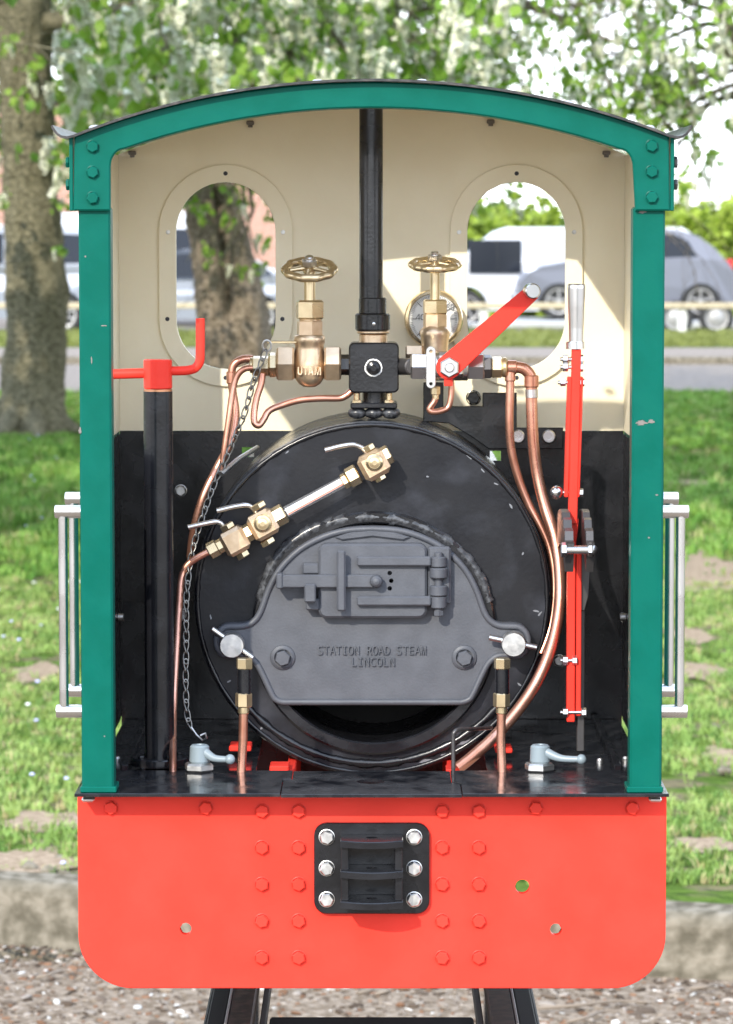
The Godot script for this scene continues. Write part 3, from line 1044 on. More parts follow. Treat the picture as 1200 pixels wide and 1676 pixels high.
func build_fire_door():
	var zb := -0.25
	var zp := zb + 0.016
	var grey_m: Material = mats.cast_grey
	var half := [[609, 861], [650, 863.5], [690, 874], [730, 895], [763, 927], [783, 962], [796, 998], [806, 1013], [820, 1020], [846, 1021], [858, 1026], [866, 1036], [869, 1051], [864, 1067], [852, 1077], [834, 1077], [816, 1078], [803, 1088], [792, 1108], [777, 1140], [769, 1149], [758, 1153], [745, 1153.5], [690, 1153.5], [640, 1153.5], [612, 1153.5]]
	var ring := half.duplicate()
	for k in range(half.size() - 1, 0, -1):
		ring.append([1219 - half[k][0], half[k][1]])
	var sm := []
	var w3 := []
	for q in ring:
		w3.append(at(q[0], q[1], zp))
	w3.append(w3[0])
	for p in curve(w3, 3):
		sm.append(p)
	sm.pop_back()
	var poly := PackedVector2Array()
	for p in sm:
		poly.append(Vector2(p.x, p.y))
	var g := Geo.new()
	g.prism(poly, zb + 0.0007, zp, 0.001)
	var plate := part(loco, "fire_door_plate", g, grey_m)
	tag(plate, "dark grey cast firebox door plate lettered STATION ROAD STEAM LINCOLN")
	# raised cord round the edge
	g = Geo.new()
	var cord := []
	var cen := at(609, 1010, zp)
	for i in sm.size():
		var p: Vector3 = sm[i]
		var a: Vector3 = sm[(i - 1 + sm.size()) % sm.size()]
		var b: Vector3 = sm[(i + 1) % sm.size()]
		var t := (b - a).normalized()
		var inn := Vector3(t.y, -t.x, 0)
		if inn.dot(cen - p) < 0 and absf(p.x - cen.x) < 0.1:
			inn = -inn
		cord.append(p + inn * 0.0026 + Vector3(0, 0, 0.0002))
	g.tube(cord, 0.0031, 10, false, true)
	part(plate, "edge_cord", g, grey_m)
	# weld between plate and backhead over the top
	var arc := curve(ats([[428, 985, zb + 0.004], [436, 950, zb + 0.004], [455, 912, zb + 0.004], [492, 878, zb + 0.004], [545, 855, zb + 0.004], [608, 847, zb + 0.004], [668, 855, zb + 0.004], [720, 878, zb + 0.004], [758, 908, zb + 0.004], [786, 945, zb + 0.004], [800, 985, zb + 0.004]]), 30)
	part(plate, "plate_weld", bumpy(arc, 0.0052, 0.22, 7, 10), mats.weld)
	# raised arch above the door
	g = Geo.new()
	g.prism(flat_at([[548, 879], [575, 870], [610, 867], [645, 870], [672, 879], [660, 884], [610, 878], [560, 884]], zp), zp - 0.001, zp + 0.003, 0.0012)
	part(plate, "top_lip", g, grey_m)
	# lettering
	for q in [["STATION ROAD STEAM", 609, 1064, 178.0], ["LINCOLN", 611, 1083, 70.0]]:
		var tm := TextMesh.new()
		var f := SystemFont.new()
		f.font_names = PackedStringArray(["Droid Sans Mono"])
		f.font_weight = 700
		tm.font = f
		tm.text = q[0]
		tm.font_size = 64
		tm.pixel_size = 0.001
		tm.depth = 0.12
		var box := tm.get_aabb()
		var sx: float = wid(q[3], zp) / box.size.x
		var sy: float = wid(14.5, zp) / box.size.y
		var p := at(q[1], q[2], zp)
		var xf := Transform3D(Basis.from_scale(Vector3(sx, sy, 0.03)), p - Vector3(box.get_center().x * sx, box.get_center().y * sy, -0.0006))
		part(plate, "lettering", tm, grey_m, xf)
	# domed plate bolts
	for q in [463, 760]:
		g = Geo.new()
		var p := at(q, 1076, zp)
		var r := wid(20, zp)
		g.lathe(p, Vector3.BACK, [[r * 1.05, 0], [r, 0.0018], [r * 0.8, 0.003], [r * 0.7, 0.003]], 24)
		g.hexa(p + Vector3(0, 0, 0.002), p + Vector3(0, 0, 0.009), r * 0.66, 0.3)
		part(plate, "plate_bolt", g, grey_m)
	# clamp screws with tommy bars
	for q in [[381, 1053, 347, 1029, 414, 1077], [839.5, 1051, 800, 1043, 879, 1060]]:
		g = Geo.new()
		var p := at(q[0], q[1], zp)
		var r := wid(20, zp)
		g.lathe(p + Vector3(0, 0, 0.0003), Vector3.BACK, [[r * 0.6, 0], [r * 0.6, 0.004], [r, 0.004], [r, 0.019], [r * 0.94, 0.0205], [0, 0.0207]], 32)
		var knob := part(loco, "clamp_screw", g, mats.zinc)
		g = Geo.new()
		g.rod(at(q[2], q[3], zp + 0.0115), at(q[4], q[5], zp + 0.0115), wid(5.2, zp), 14)
		part(knob, "tommy_bar", g, mats.steel)

	# the door itself
	var zd := zp + 0.014
	g = Geo.new()
	var a := at(521, 890, zd)
	var b := at(699, 1012, zd)
	var air := []
	for q in [[638, 938], [640.5, 950.5], [638, 963]]:
		var p := at(q[0], q[1], zd)
		air.append(circle2(Vector2(p.x, p.y), wid(3.8, zd), 12))
	g.prism(rrect(Vector2(a.x, a.y), Vector2(b.x, b.y), wid(14, zd)), zp + 0.0004, zd, 0.0022, air)
	var door := part(loco, "fire_door", g, grey_m)
	tag(door, "small grey hinged firebox door with latch bar")
	g = Geo.new()
	var lo := at(560, 915, zd)
	var hi := at(660, 985, zd)
	# latch bar, keeper, catch, hinges
	for q in [["latch_bar", 458, 941, 620, 962, 0.0005, 0.007, 0.001], ["latch_bar", 452, 939, 463, 964, -0.008, 0.0085, 0.0012], ["latch_keeper", 551, 901, 566, 1001, 0.0075, 0.0135, 0.0018], ["latch_catch", 498, 956, 517, 986, -0.013, 0.0135, 0.0012], ["catch_bracket", 500, 980, 523, 999, -0.0135, 0.0005, 0.0015], ["catch_bracket", 494, 922, 524, 941, -0.0135, -0.004, 0.002], ["hinge_strap", 584, 911, 706, 927, 0.0003, 0.0065, 0.0015], ["hinge_strap", 584, 976, 706, 992, 0.0003, 0.0065, 0.0015], ["hinge_bracket", 700, 895, 738, 990, -0.0135, -0.003, 0.002]]:
		g = Geo.new()
		a = at(q[1], q[2], zd + q[6])
		b = at(q[3], q[4], zd + q[6])
		g.box(Vector3((a.x + b.x) / 2, (a.y + b.y) / 2, zd + (q[5] + q[6]) / 2), Vector3(b.x - a.x, a.y - b.y, q[6] - q[5]), q[7])
		part(door, q[0], g, grey_m)
	g = Geo.new()
	var rv := at(616, 951, zd + 0.007)
	g.lathe(rv, Vector3.BACK, [[wid(11, zd), 0], [wid(11, zd), 0.001], [wid(9, zd), 0.0045], [wid(5, zd), 0.0065], [0, 0.0072]], 20)
	part(door, "rivet", g, grey_m)
	for q in [[911, 928], [929, 946], [958, 975], [976, 995]]:
		g = Geo.new()
		var p0 := at(718, q[0], zd)
		var p1 := at(718, q[1], zd)
		g.rod(p1, p0, wid(13.5 if q[0] in [911, 976] else 15, zd), 18, 0.12)
		part(door, "hinge_knuckle", g, grey_m)
	g = Geo.new()
	g.rod(at(718, 1009, zd), at(718, 904, zd), wid(7, zd), 14)
	g.hexa(at(718, 1008, zd), at(718, 999, zd), wid(8.5, zd))
	part(door, "hinge_pin", g, grey_m)

func handwheel(parent: Node3D, c: Vector3, r: float, tilt: float, m: Material, roll := 0.0):
	var turn := Basis(Vector3.RIGHT, tilt) * Basis(Vector3.BACK, roll)
	var g := Geo.new()
	var rim := []
	for k in 60:
		var t := TAU * k / 60.0
		var rr := r * (0.9 + 0.03 * cos(t * 10.0))
		rim.append(c + turn * Vector3(cos(t) * rr, 0, sin(t) * rr))
	g.tube(rim, r * 0.15, 12, false, true)
	var wheel := part(parent, "hand_wheel", g, m)
	g = Geo.new()
	for k in 5:
		var t := TAU * k / 5.0 + 0.4
		var d := turn * Vector3(cos(t), 0, sin(t))
		var o := turn * Vector3(0, r * 0.07, 0)
		g.tube([c + d * r * 0.15 + o, c + d * r * 0.5 + o * 0.6, c + d * r * 0.88], [r * 0.11, r * 0.075, r * 0.085], 8)
	g.lathe(c - turn * Vector3(0, r * 0.12, 0), turn * Vector3.UP, [[0, 0], [r * 0.22, 0], [r * 0.24, r * 0.05], [r * 0.22, r * 0.28], [0, r * 0.28]], 18)
	part(parent, "wheel_spokes", g, m)
	g = Geo.new()
	g.hexa(c + turn * Vector3(0, r * 0.15, 0), c + turn * Vector3(0, r * 0.4, 0), r * 0.29, 0.2)
	g.rod(c + turn * Vector3(0, r * 0.35, 0), c + turn * Vector3(0, r * 0.52, 0), r * 0.17, 14)
	part(parent, "wheel_nut", g, mats.steel)

func build_turret():
	var z := -0.305
	var s := wid(1.0, z)
	# upright black pipe to the roof
	var g := Geo.new()
	var foot := at(607.5, 495, z)
	var top := crown_height() - 0.002
	g.rod(Vector3(foot.x, foot.y, z), Vector3(foot.x, top, z), s * 19.3, 28, 0.02)
	var pipe := part(loco, "blower_pipe", g, mats.black_paint)
	tag(pipe, "upright black pipe from the steam turret to the roof")
	for q in [[487, 514, 22.5], [513, 541, 28.5]]:
		g = Geo.new()
		var a := at(610, q[0], z)
		var b := at(610, q[1], z)
		g.rod(b, a, s * q[2], 28, 0.08)
		part(pipe, "pipe_collar", g, mats.black_paint)
	g = Geo.new()
	g.lathe(at(612, 530, z + s * 28), Vector3.BACK, [[s * 3, -0.002], [s * 2.5, 0.0006], [0, 0.001]], 10)
	part(pipe, "grub_screw", g, mats.steel)
	# turret block
	g = Geo.new()
	var a := at(571, 561, z + 0.022)
	var b := at(653, 643, z + 0.022)
	g.prism(rrect(Vector2(a.x, a.y), Vector2(b.x, b.y), s * 9), z - 0.022, z + 0.022, 0.0014)
	var block := part(loco, "steam_turret", g, mats.black_paint)
	tag(block, "square black steam turret block on top of the boiler")
	g = Geo.new()
	g.rod(at(611, 562, z), at(611, 546, z), s * 23, 24, 0.1)
	g.rod(at(611, 546, z), at(611, 541, z), s * 27, 24, 0.1)
	part(block, "brass_bush", g, mats.bronze)
	g = Geo.new()
	var p := at(611.5, 602, z + 0.022)
	g.lathe(p, Vector3.BACK, [[s * 11.5, 0], [s * 11.5, 0.003], [s * 9.5, 0.006], [s * 5, 0.007], [s * 4.4, 0.004], [0, 0.004]], 20)
	part(block, "plug", g, mats.black_paint)
	g = Geo.new()
	var loop := []
	for k in 40:
		var t := TAU * k / 40.0
		var rr := s * (13.2 + rng.randf_range(-0.5, 0.5))
		loop.append(p + Vector3(cos(t) * rr, sin(t) * rr, 0.0008))
	g.tube(loop, s * 1.5, 6, false, true)
	part(block, "thread_tape", g, mats.tape)
	# neck and flange on the barrel
	g = Geo.new()
	g.rod(at(613, 662, z), at(613, 640, z), s * 20, 24, 0.03)
	part(block, "neck", g, mats.black_paint)
	g = Geo.new()
	var fl := at(612, 663, z + 0.01)
	g.box(Vector3(fl.x, fl.y, z), Vector3(s * 76, s * 9, 0.048), 0.001)
	part(block, "flange", g, mats.black_paint)
	for x in [584, 637]:
		g = Geo.new()
		var q := at(x, 660, z + 0.012)
		g.rod(q, q + Vector3(0, s * 17, 0), s * 5, 12)
		g.hexa(q + Vector3(0, 0, 0), q + Vector3(0, s * 6, 0), s * 8)
		part(block, "flange_stud", g, mats.brass)
	for x in [585, 612, 640]:
		g = Geo.new()
		var q := at(x, 676, z + 0.014)
		g.ball(q, s * 13, 10, Vector3(1.25, 0.75, 1.0))
		for i in g.v.size():
			g.v[i] += g.n[i] * rng.randf_range(-0.0002, 0.0002)
		part(block, "saddle_weld", g, mats.weld)

	# ---- left globe valve
	var zv := -0.30
	var valve_axis := at(506.5, 596, zv)
	s = wid(1.0, zv)
	g = Geo.new()
	g.lathe(Vector3(valve_axis.x, at(506, 634, zv).y, zv), Vector3.UP, [[0, 0], [s * 10, s * 1], [s * 18, s * 6], [s * 24, s * 15], [s * 26, s * 27], [s * 26.5, s * 40], [s * 25, s * 52], [s * 23.5, s * 62], [s * 23.5, s * 70], [s * 25.5, s * 73], [s * 26, s * 79], [s * 25, s * 84], [s * 22, s * 86]], 32, false, true)
	var valve := part(loco, "globe_valve", g, mats.bronze)
	tag(valve, "bronze globe valve with hand wheel marked UTAM")
	g = Geo.new()
	g.hexa(at(453, 595, zv), at(482, 595, zv), s * 31, 0.0, 0.1)
	part(valve, "end_hexagon", g, mats.bronze)
	g = Geo.new()
	g.hexa(at(531, 595, zv), at(558.5, 595, zv), s * 31, 0.0, 0.1)
	part(valve, "end_hexagon", g, mats.bronze)
	g = Geo.new()
	g.hexa(at(507, 551, zv), at(507, 524, zv), s * 22, 0.2, 0.1)
	g.rod(at(507, 527, zv), at(507, 520, zv), s * 18, 20, 0.1)
	part(valve, "bonnet", g, mats.bronze)
	g = Geo.new()
	g.hexa(at(507, 523, zv), at(507, 491, zv), s * 24, 0.2, 0.14)
	part(valve, "gland_nut", g, mats.brass)
	g = Geo.new()
	g.rod(at(507, 495, zv), at(507, 436, zv), s * 9.2, 16, 0.05)
	part(valve, "stem", g, mats.brass)
	handwheel(valve, at(506.5, 441, zv), s * 44, 0.36, mats.brass)
	var tm := TextMesh.new()
	var f := SystemFont.new()
	f.font_names = PackedStringArray(["Droid Sans"])
	f.font_weight = 800
	tm.font = f
	tm.text = "UTAM"
	tm.font_size = 64
	tm.pixel_size = 0.001
	tm.depth = 0.02
	var bb := tm.get_aabb()
	var sx := s * 38 / bb.size.x
	var tp := at(506.5, 607, zv + s * 23.5)
	part(valve, "cast_lettering", tm, mats.bronze, Transform3D(Basis.from_scale(Vector3(sx, s * 13 / bb.size.y, 0.2)), tp - Vector3(bb.get_center().x * sx, bb.get_center().y * s * 13 / bb.size.y, 0)))
	g = Geo.new()
	g.hexa(at(556, 597, z), at(574, 597, z), s * 17, 0.4, 0.05)
	part(block, "nipple", g, mats.black_paint)

	# ---- right valve, pressure gauge behind it, and the steel regulator valve in front
	var zr := -0.325
	s = wid(1.0, zr)
	g = Geo.new()
	g.lathe(Vector3(at(712, 600, zr).x, at(712, 606, zr).y, zr), Vector3.UP, [[0, 0], [s * 20, 0], [s * 22.5, s * 4], [s * 22, s * 40], [s * 23, s * 50], [s * 24, s * 56], [s * 25.5, s * 62], [s * 23, s * 67], [s * 18, s * 72]], 28, false, true)
	var right := part(loco, "stop_valve", g, mats.bronze)
	tag(right, "bronze stop valve with hand wheel in front of the pressure gauge")
	g = Geo.new()
	g.hexa(at(712, 545, zr), at(712, 513, zr), s * 20, 0.2, 0.1)
	part(right, "bonnet", g, mats.bronze)
	g = Geo.new()
	g.hexa(at(712, 515, zr), at(712, 490, zr), s * 21, 0.1, 0.14)
	part(right, "gland_nut", g, mats.brass)
	g = Geo.new()
	g.rod(at(712, 494, zr), at(712, 434, zr), s * 8, 16, 0.05)
	part(right, "stem", g, mats.brass)
	g = Geo.new()
	g.hexa(at(664, 579, zr), at(692, 579, zr), s * 15, 0.0)
	part(right, "side_boss", g, mats.bronze)
	handwheel(right, at(712, 433, zr), s * 41, 0.2, mats.brass)

	var zg := -0.43
	s = wid(1.0, zg)
	g = Geo.new()
	var gc := at(710, 522, zg)
	g.lathe(gc + Vector3(0, 0, -0.0195), Vector3.BACK, [[s * 40, 0], [s * 42, 0.012], [s * 47, 0.014], [s * 48, 0.019], [s * 46, 0.0225], [s * 42, 0.0235], [s * 40, 0.021]], 48)
	var gauge := part(loco, "pressure_gauge", g, mats.brass)
	tag(gauge, "round brass pressure gauge with a white dial showing 40")
	g = Geo.new()
	g.lathe(gc, Vector3.BACK, [[s * 41, 0.0], [0, 0.0]], 40)
	part(gauge, "dial", g, mats.white_dial)
	g = Geo.new()
	for k in 61:
		var t := deg_to_rad(225.0 - 270.0 * k / 60.0)
		var d := Vector3(cos(t), sin(t), 0)
		var r0 := s * (28.0 if k % 10 == 0 else 33.0 if k % 5 == 0 else 34.5)
		var mid := gc + d * (r0 + s * 38.5) / 2 + Vector3(0, 0, 0.0003)
		g.box(mid, Vector3(s * 38.5 - r0, s * (1.4 if k % 10 == 0 else 0.7), 0.0003), 0.0, Basis(Vector3.BACK, t))
	part(gauge, "scale_marks", g, mats.ink)
	g = Geo.new()
	g.box(gc + Vector3(cos(0.55) * s * 24, sin(0.55) * s * 24, 0.001), Vector3(s * 34, s * 1.6, 0.0004), 0.0, Basis(Vector3.BACK, 0.55))
	part(gauge, "needle", g, mats.ink)
	for q in [["40", 688, 519], ["0", 689, 546], ["80", 737, 503]]:
		var t2 := TextMesh.new()
		var f2 := SystemFont.new()
		f2.font_names = PackedStringArray(["Droid Sans"])
		t2.font = f2
		t2.text = q[0]
		t2.font_size = 48
		t2.pixel_size = 0.001
		t2.depth = 0.01
		var b2 := t2.get_aabb()
		var sc := s * 10 / b2.size.y
		part(gauge, "dial_figure", t2, mats.ink, Transform3D(Basis.from_scale(Vector3(sc, sc, 0.03)), at(q[1], q[2], zg + 0.0006) - Vector3(b2.get_center().x * sc, b2.get_center().y * sc, 0)))
	g = Geo.new()
	g.lathe(gc + Vector3(0, 0, 0.0028), Vector3.BACK, [[s * 40.5, 0], [0, 0.0002]], 40)
	part(gauge, "glass", g, mats.tube_glass)

	var zs := -0.27
	s = wid(1.0, zs)
	g = Geo.new()
	g.hexa(at(672, 600, zs), at(702, 600, zs), s * 23, 0.0)
	g.hexa(at(764, 600, zs), at(793, 600, zs), s * 23, 0.0)
	g.rod(at(700, 599, zs), at(766, 599, zs), s * 24, 24, 0.06)
	g.box(at(737, 596, zs), Vector3(s * 46, s * 40, s * 50), s * 5)
	var ball := part(loco, "regulator_valve", g, mats.steel)
	tag(ball, "silver ball valve with a long red regulator handle")
	g = Geo.new()
	g.hexa(at(789, 600, zs), at(805, 600, zs), s * 20, 0.2)
	g.rod(at(652, 600, z), at(676, 600, zs), s * 14, 16)
	part(ball, "nipple", g, mats.dark_steel)
	g = Geo.new()
	var zt := zs + s * 27
	var strap := PackedVector2Array()
	for k in 13:
		var t := PI * k / 12.0
		var c := at(705.5, 575, zt)
		strap.append(Vector2(c.x + cos(t) * s * 8, c.y + sin(t) * s * 8))
	for k in 13:
		var t := PI + PI * k / 12.0
		var c := at(705.5, 628, zt)
		strap.append(Vector2(c.x + cos(t) * s * 8, c.y + sin(t) * s * 8))
	var h1 := at(705.5, 575, zt)
	var h2 := at(705.5, 628, zt)
	g.prism(strap, zt - 0.003, zt, 0.0006, [circle2(Vector2(h1.x, h1.y), s * 3, 10), circle2(Vector2(h2.x, h2.y), s * 3, 10)])
	part(ball, "locking_strap", g, mats.zinc)
	g = Geo.new()
	var zh := zs + s * 36
	var hp := []
	var ha := at(734, 601, zh)
	var hb := at(872, 478, zh)
	var dirv := Vector2(hb.x - ha.x, hb.y - ha.y).normalized()
	var nrm := Vector2(-dirv.y, dirv.x)
	var hpoly := PackedVector2Array()
	for k in 13:
		var t := PI / 2 + PI * k / 12.0
		hpoly.append(Vector2(ha.x, ha.y) + (dirv * cos(t) + nrm * sin(t)) * s * 20)
	hpoly.append(Vector2(hb.x, hb.y) - nrm * s * 13)
	hpoly.append(Vector2(hb.x, hb.y) + nrm * s * 13)
	g.prism(hpoly, zh - 0.0035, zh, 0.0007)
	var handle := part(ball, "red_handle", g, mats.red_paint)
	g = Geo.new()
	g.rod(at(734, 601, zs), at(734, 601, zh - 0.002), s * 14, 16)
	part(ball, "spindle", g, mats.zinc)
	g = Geo.new()
	var nc := at(735.5, 601, zh)
	g.hexa(nc, nc + Vector3(0, 0, 0.006), s * 17, 0.5)
	g.rod(nc, nc + Vector3(0, 0, 0.0095), s * 8, 14)
	part(ball, "handle_nut", g, mats.steel)
	g = Geo.new()
	g.rod(at(868, 476, zh), at(868, 476, zh) + Vector3(0.002, 0.0, 0.017), s * 12.5, 24, 0.15)
	g.rod(at(868, 476, zh - 0.006), at(868, 476, zh), s * 9, 16)
	part(ball, "handle_knob", g, mats.steel)
	g = Geo.new()
	g.box(at(734, 624, zh - 0.004), Vector3(s * 14, s * 16, 0.004), 0.0006)
	part(ball, "stop_tab", g, mats.red_paint)

func crown_height() -> float:
	return at(608, 131, 0.036).y + 0.0008

func build_water_gauge():
	var z := -0.222
	var s := wid(1.0, z)
	var lo := at(340, 905, z)
	var hi := at(632, 744, z)
	var u := (hi - lo).normalized()
	var w := Vector3(-u.y, u.x, 0)
	var turn := Basis(u, w, Vector3.BACK)
	var along := func(px, py): return at(px, py, z)
	var g := Geo.new()
	g.box(at(612, 760, z), Vector3(s * 46, s * 44, s * 46), s * 7, turn)
	var top := part(loco, "water_gauge", g, mats.bronze)
	tag(top, "slanting brass boiler water gauge with glass tube and three taps")
	for q in [[431, 858, 44], [385, 885, 42]]:
		g = Geo.new()
		g.box(at(q[0], q[1], z), Vector3(s * q[2], s * q[2], s * 42), s * 6, turn)
		part(top, "cock_body", g, mats.bronze)
	# face plugs
	for q in [[613, 757], [430, 857]]:
		g = Geo.new()
		var p := at(q[0], q[1], z + s * 23)
		g.lathe(p, Vector3.BACK, [[s * 15, -0.001], [s * 14, 0.0015], [s * 10, 0.0028], [s * 9, 0.0028], [s * 8.5, 0.005], [s * 4, 0.0055], [0, 0.0055]], 24)
		part(top, "face_plug", g, mats.brass)
	# unions
	for q in [[578, 779, 17, 20], [565, 787, 13, 10], [457, 844, 17, 22], [406, 872, 15, 14], [633, 745, 16, 14], [349, 899, 14, 18], [362, 893, 12, 14]]:
		g = Geo.new()
		var c := at(q[0], q[1], z)
		g.hexa(c - u * s * q[3] / 2, c + u * s * q[3] / 2, s * q[2], 0.3)
		part(top, "union_nut", g, mats.brass)
	for q in [[604, 733, 10, 0], [423, 828, 13, 0], [372, 862, 13, 0], [622, 782, 10, 0], [438, 887, 13, 0], [397, 908, 12, 0]]:
		g = Geo.new()
		var c := at(q[0], q[1], z)
		g.hexa(c - w * s * 5, c + w * s * 5, s * q[2], 0.1)
		part(top, "end_plug", g, mats.brass)
	# glass with backing strip inside a frame of air
	g = Geo.new()
	var ga := at(468, 838, z)
	var gb := at(570, 784, z)
	g.rod(ga, gb, s * 9.5, 20, 0.02)
	part(top, "gauge_glass", g, mats.tube_glass)
	g = Geo.new()
	g.box((ga + gb) / 2 + Vector3(0, 0, -0.001), Vector3(ga.distance_to(gb) - 0.001, s * 12, 0.001), 0.0, turn)
	part(top, "gauge_backing", g, mats.gauge_backing)
	g = Geo.new()
	g.box((ga + gb) / 2 - w * s * 4 + Vector3(0, 0, 0.0003), Vector3(ga.distance_to(gb) - 0.002, s * 2.4, 0.0006), 0.0, turn)
	part(top, "red_stripe", g, mats.gauge_stripe)
	# tap handles
	for q in [[[532, 737], [560, 730], [580, 728], [592, 733], [600, 740]], [[355, 836], [385, 829], [405, 827], [414, 832], [420, 840]], [[308, 863], [335, 857], [355, 854], [364, 859], [369, 868]]]:
		g = Geo.new()
		var pts := []
		for k in q.size():
			pts.append(at(q[k][0], q[k][1], z + 0.004 - 0.0015 * k))
		g.tube(curve(pts, 5), s * 4.4, 12)
		part(top, "tap_handle", g, mats.steel)
	# feet into the backhead
	for q in [[612, 760], [431, 858]]:
		g = Geo.new()
		var p := at(q[0], q[1], z)
		g.rod(Vector3(p.x, p.y, -0.2494), Vector3(p.x, p.y, z), s * 13, 16)
		part(top, "mounting_stub", g, mats.brass)
	# drain pipe to the deck
	g = Geo.new()
	var deck := on_level(283, 1262, floor_y)
	g.tube(curve([at(344, 902, z), at(325, 912, z), at(306, 926, z), at(297, 948, z + 0.002), at(293, 1000, z + 0.015), at(288, 1080, z + 0.04), at(284, 1170, z + 0.068), Vector3(deck.x, floor_y, deck.z), Vector3(deck.x, floor_y - 0.02, deck.z)], 8), s * 5.8, 14)
	part(loco, "drain_pipe", g, mats.copper)

func pipe(called: String, pts: Array, r: float, m: Material, steps := 7) -> MeshInstance3D:
	var g := Geo.new()
	g.tube(curve(pts, steps), r, 14)
	return part(loco, called, g, m)

func build_left_pipes():
	var z := -0.30
	var s := wid(1.0, z)
	# unions left of the globe valve
	var g := Geo.new()
	g.hexa(at(413, 599, z), at(441, 599, z), s * 17, 0.2)
	var nut := part(loco, "pipe_union", g, mats.brass)
	g = Geo.new()
	g.hexa(at(440, 597, z), at(454, 597, z), s * 21, 0.2)
	part(nut, "union_nut", g, mats.brass)
	g = Geo.new()
	g.rod(at(409, 598, z), at(414, 598, z), s * 13, 16)
	part(nut, "union_ring", g, mats.brass)
	g = Geo.new()
	g.box(at(462, 560, z + 0.006), Vector3(s * 48, s * 4, 0.008), 0.0004)
	part(nut, "chain_bracket", g, mats.brass)
	# thick elbow and its pipe down behind the chain
	var a := pipe("copper_pipe", ats([[414, 588, z - 0.012], [398, 588, z - 0.012], [383, 597, z - 0.012], [379, 616, z - 0.012], [381, 640, z - 0.012], [386, 680, z - 0.01], [378, 722, z - 0.004], [356, 765, z + 0.004], [332, 815, z + 0.01], [317, 870, z + 0.008], [310, 930, z]]), s * 6.6, mats.copper)
	g = Geo.new()
	g.rod(at(379.5, 628, z - 0.012), at(379, 608, z - 0.012), s * 8.6, 16)
	part(a, "elbow_socket", g, mats.copper)
	pipe("copper_pipe", ats([[414, 602, z + 0.006], [400, 604, z + 0.006], [388, 616, z + 0.006], [381, 640, z + 0.007], [374, 690, z + 0.01], [367, 740, z + 0.012], [362, 776, z + 0.012]]), s * 5.2, mats.copper)
	pipe("steam_pipe", ats([[430, 612, z + 0.004], [427, 630, z + 0.006], [420, 652, z + 0.008], [416, 676, z + 0.01], [417, 692, z + 0.012], [424, 696, z + 0.012], [432, 686, z + 0.01], [440, 673, z + 0.008], [456, 665, z + 0.006], [490, 655, z + 0.003], [525, 652, z], [554, 652, z - 0.003], [566, 648, z - 0.003], [578, 638, z - 0.003]]), s * 5.6, mats.copper)
	# handrail rod behind on the boiler side
	g = Geo.new()
	g.tube(ats([[362, 776, -0.26], [390, 752, -0.28], [421, 733, -0.34]]), s * 4.5, 10)
	part(loco, "lubricator_rod", g, mats.zinc)
	# chain
	var path := curve(ats([[437, 566, z + 0.012], [428, 592, z + 0.02], [414, 628, z + 0.022], [403, 668, z + 0.024], [392, 698, z + 0.026], [374, 742, z + 0.03], [351, 792, z + 0.04], [333, 842, z + 0.055], [318, 890, z + 0.068], [310, 932, z + 0.08], [305, 985, z + 0.095], [305, 1050, z + 0.11], [304, 1110, z + 0.125], [306, 1165, z + 0.14], [312, 1190, z + 0.147]]), 14)
	var chain := Geo.new()
	var step := s * 16.5
	var travelled := 0.0
	var idx := 0
	var link := Geo.new()
	var ring := []
	for k in 16:
		var t := TAU * k / 16.0
		var tw := 0.55 * sin(t)
		ring.append(Vector3(cos(t) * 0.5, sin(t), 0.22 * sin(2.0 * t)))
	link.tube(ring, 0.16, 6, false, true)
	var link_mesh := link.mesh()
	var g0 := Geo.new()
	var hook := at(437, 566, z + 0.012)
	var hr := []
	for k in 20:
		var t := TAU * k / 20.0
		hr.append(hook + Vector3(cos(t) * s * 7, sin(t) * s * 9, 0.001 * sin(t)))
	g0.tube(hr, s * 1.9, 8, false, true)
	var ch := part(loco, "hanging_chain", g0, mats.zinc)
	tag(ch, "long steel chain hanging from the left valve to the deck")
	for i in range(1, path.size()):
		var d: Vector3 = path[i] - path[i - 1]
		travelled += d.length()
		if travelled >= step:
			travelled -= step
			var y := d.normalized()
			var x := y.cross(Vector3.BACK if idx % 2 == 0 else Vector3(0.75, 0.1, 0.66)).normalized()
			var zz := x.cross(y)
			part(ch, "chain_link", link_mesh, mats.chain_steel, Transform3D(Basis(x * s * 8.5, y * s * 11.0, zz * s * 8.5), path[i]))
			idx += 1
	g = Geo.new()
	g.tube(ats([[313, 1190, z + 0.147], [322, 1203, z + 0.15], [332, 1212, z + 0.153], [338, 1208, z + 0.155], [336, 1200, z + 0.157], [328, 1204, z + 0.158]]), s * 1.8, 8)
	part(ch, "hook", g, mats.zinc)
	# blow down cocks either side under the clamp screws
	for q in [400.0, 822.0]:
		var d := on_level(q - 5 if q < 600 else q, 1263, floor_y)
		var zc := d.z
		var e := wid(1.0, zc)
		g = Geo.new()
		g.hexa(at(q, 1095, zc), at(q, 1077, zc), e * 14, 0.2)
		var cock := part(loco, "feed_union", g, mats.brass)
		g = Geo.new()
		g.rod(at(q, 1136, zc), at(q, 1094, zc), e * 11.5, 18, 0.1)
		part(cock, "rubber_sleeve", g, mats.black_paint)
		g = Geo.new()
		g.hexa(at(q - 1, 1157, zc), at(q - 1, 1134, zc), e * 14, 0.4)
		g.rod(at(q - 1, 1168, zc), at(q - 1, 1155, zc), e * 9.5, 16)
		part(cock, "union_nut", g, mats.brass)
		g = Geo.new()
		g.tube([at(q - 1, 1160, zc), at(q - 2, 1210, zc), Vector3(d.x, floor_y, zc), Vector3(d.x, floor_y - 0.02, zc)], e * 7.6, 16)
		part(cock, "copper_tail", g, mats.copper)

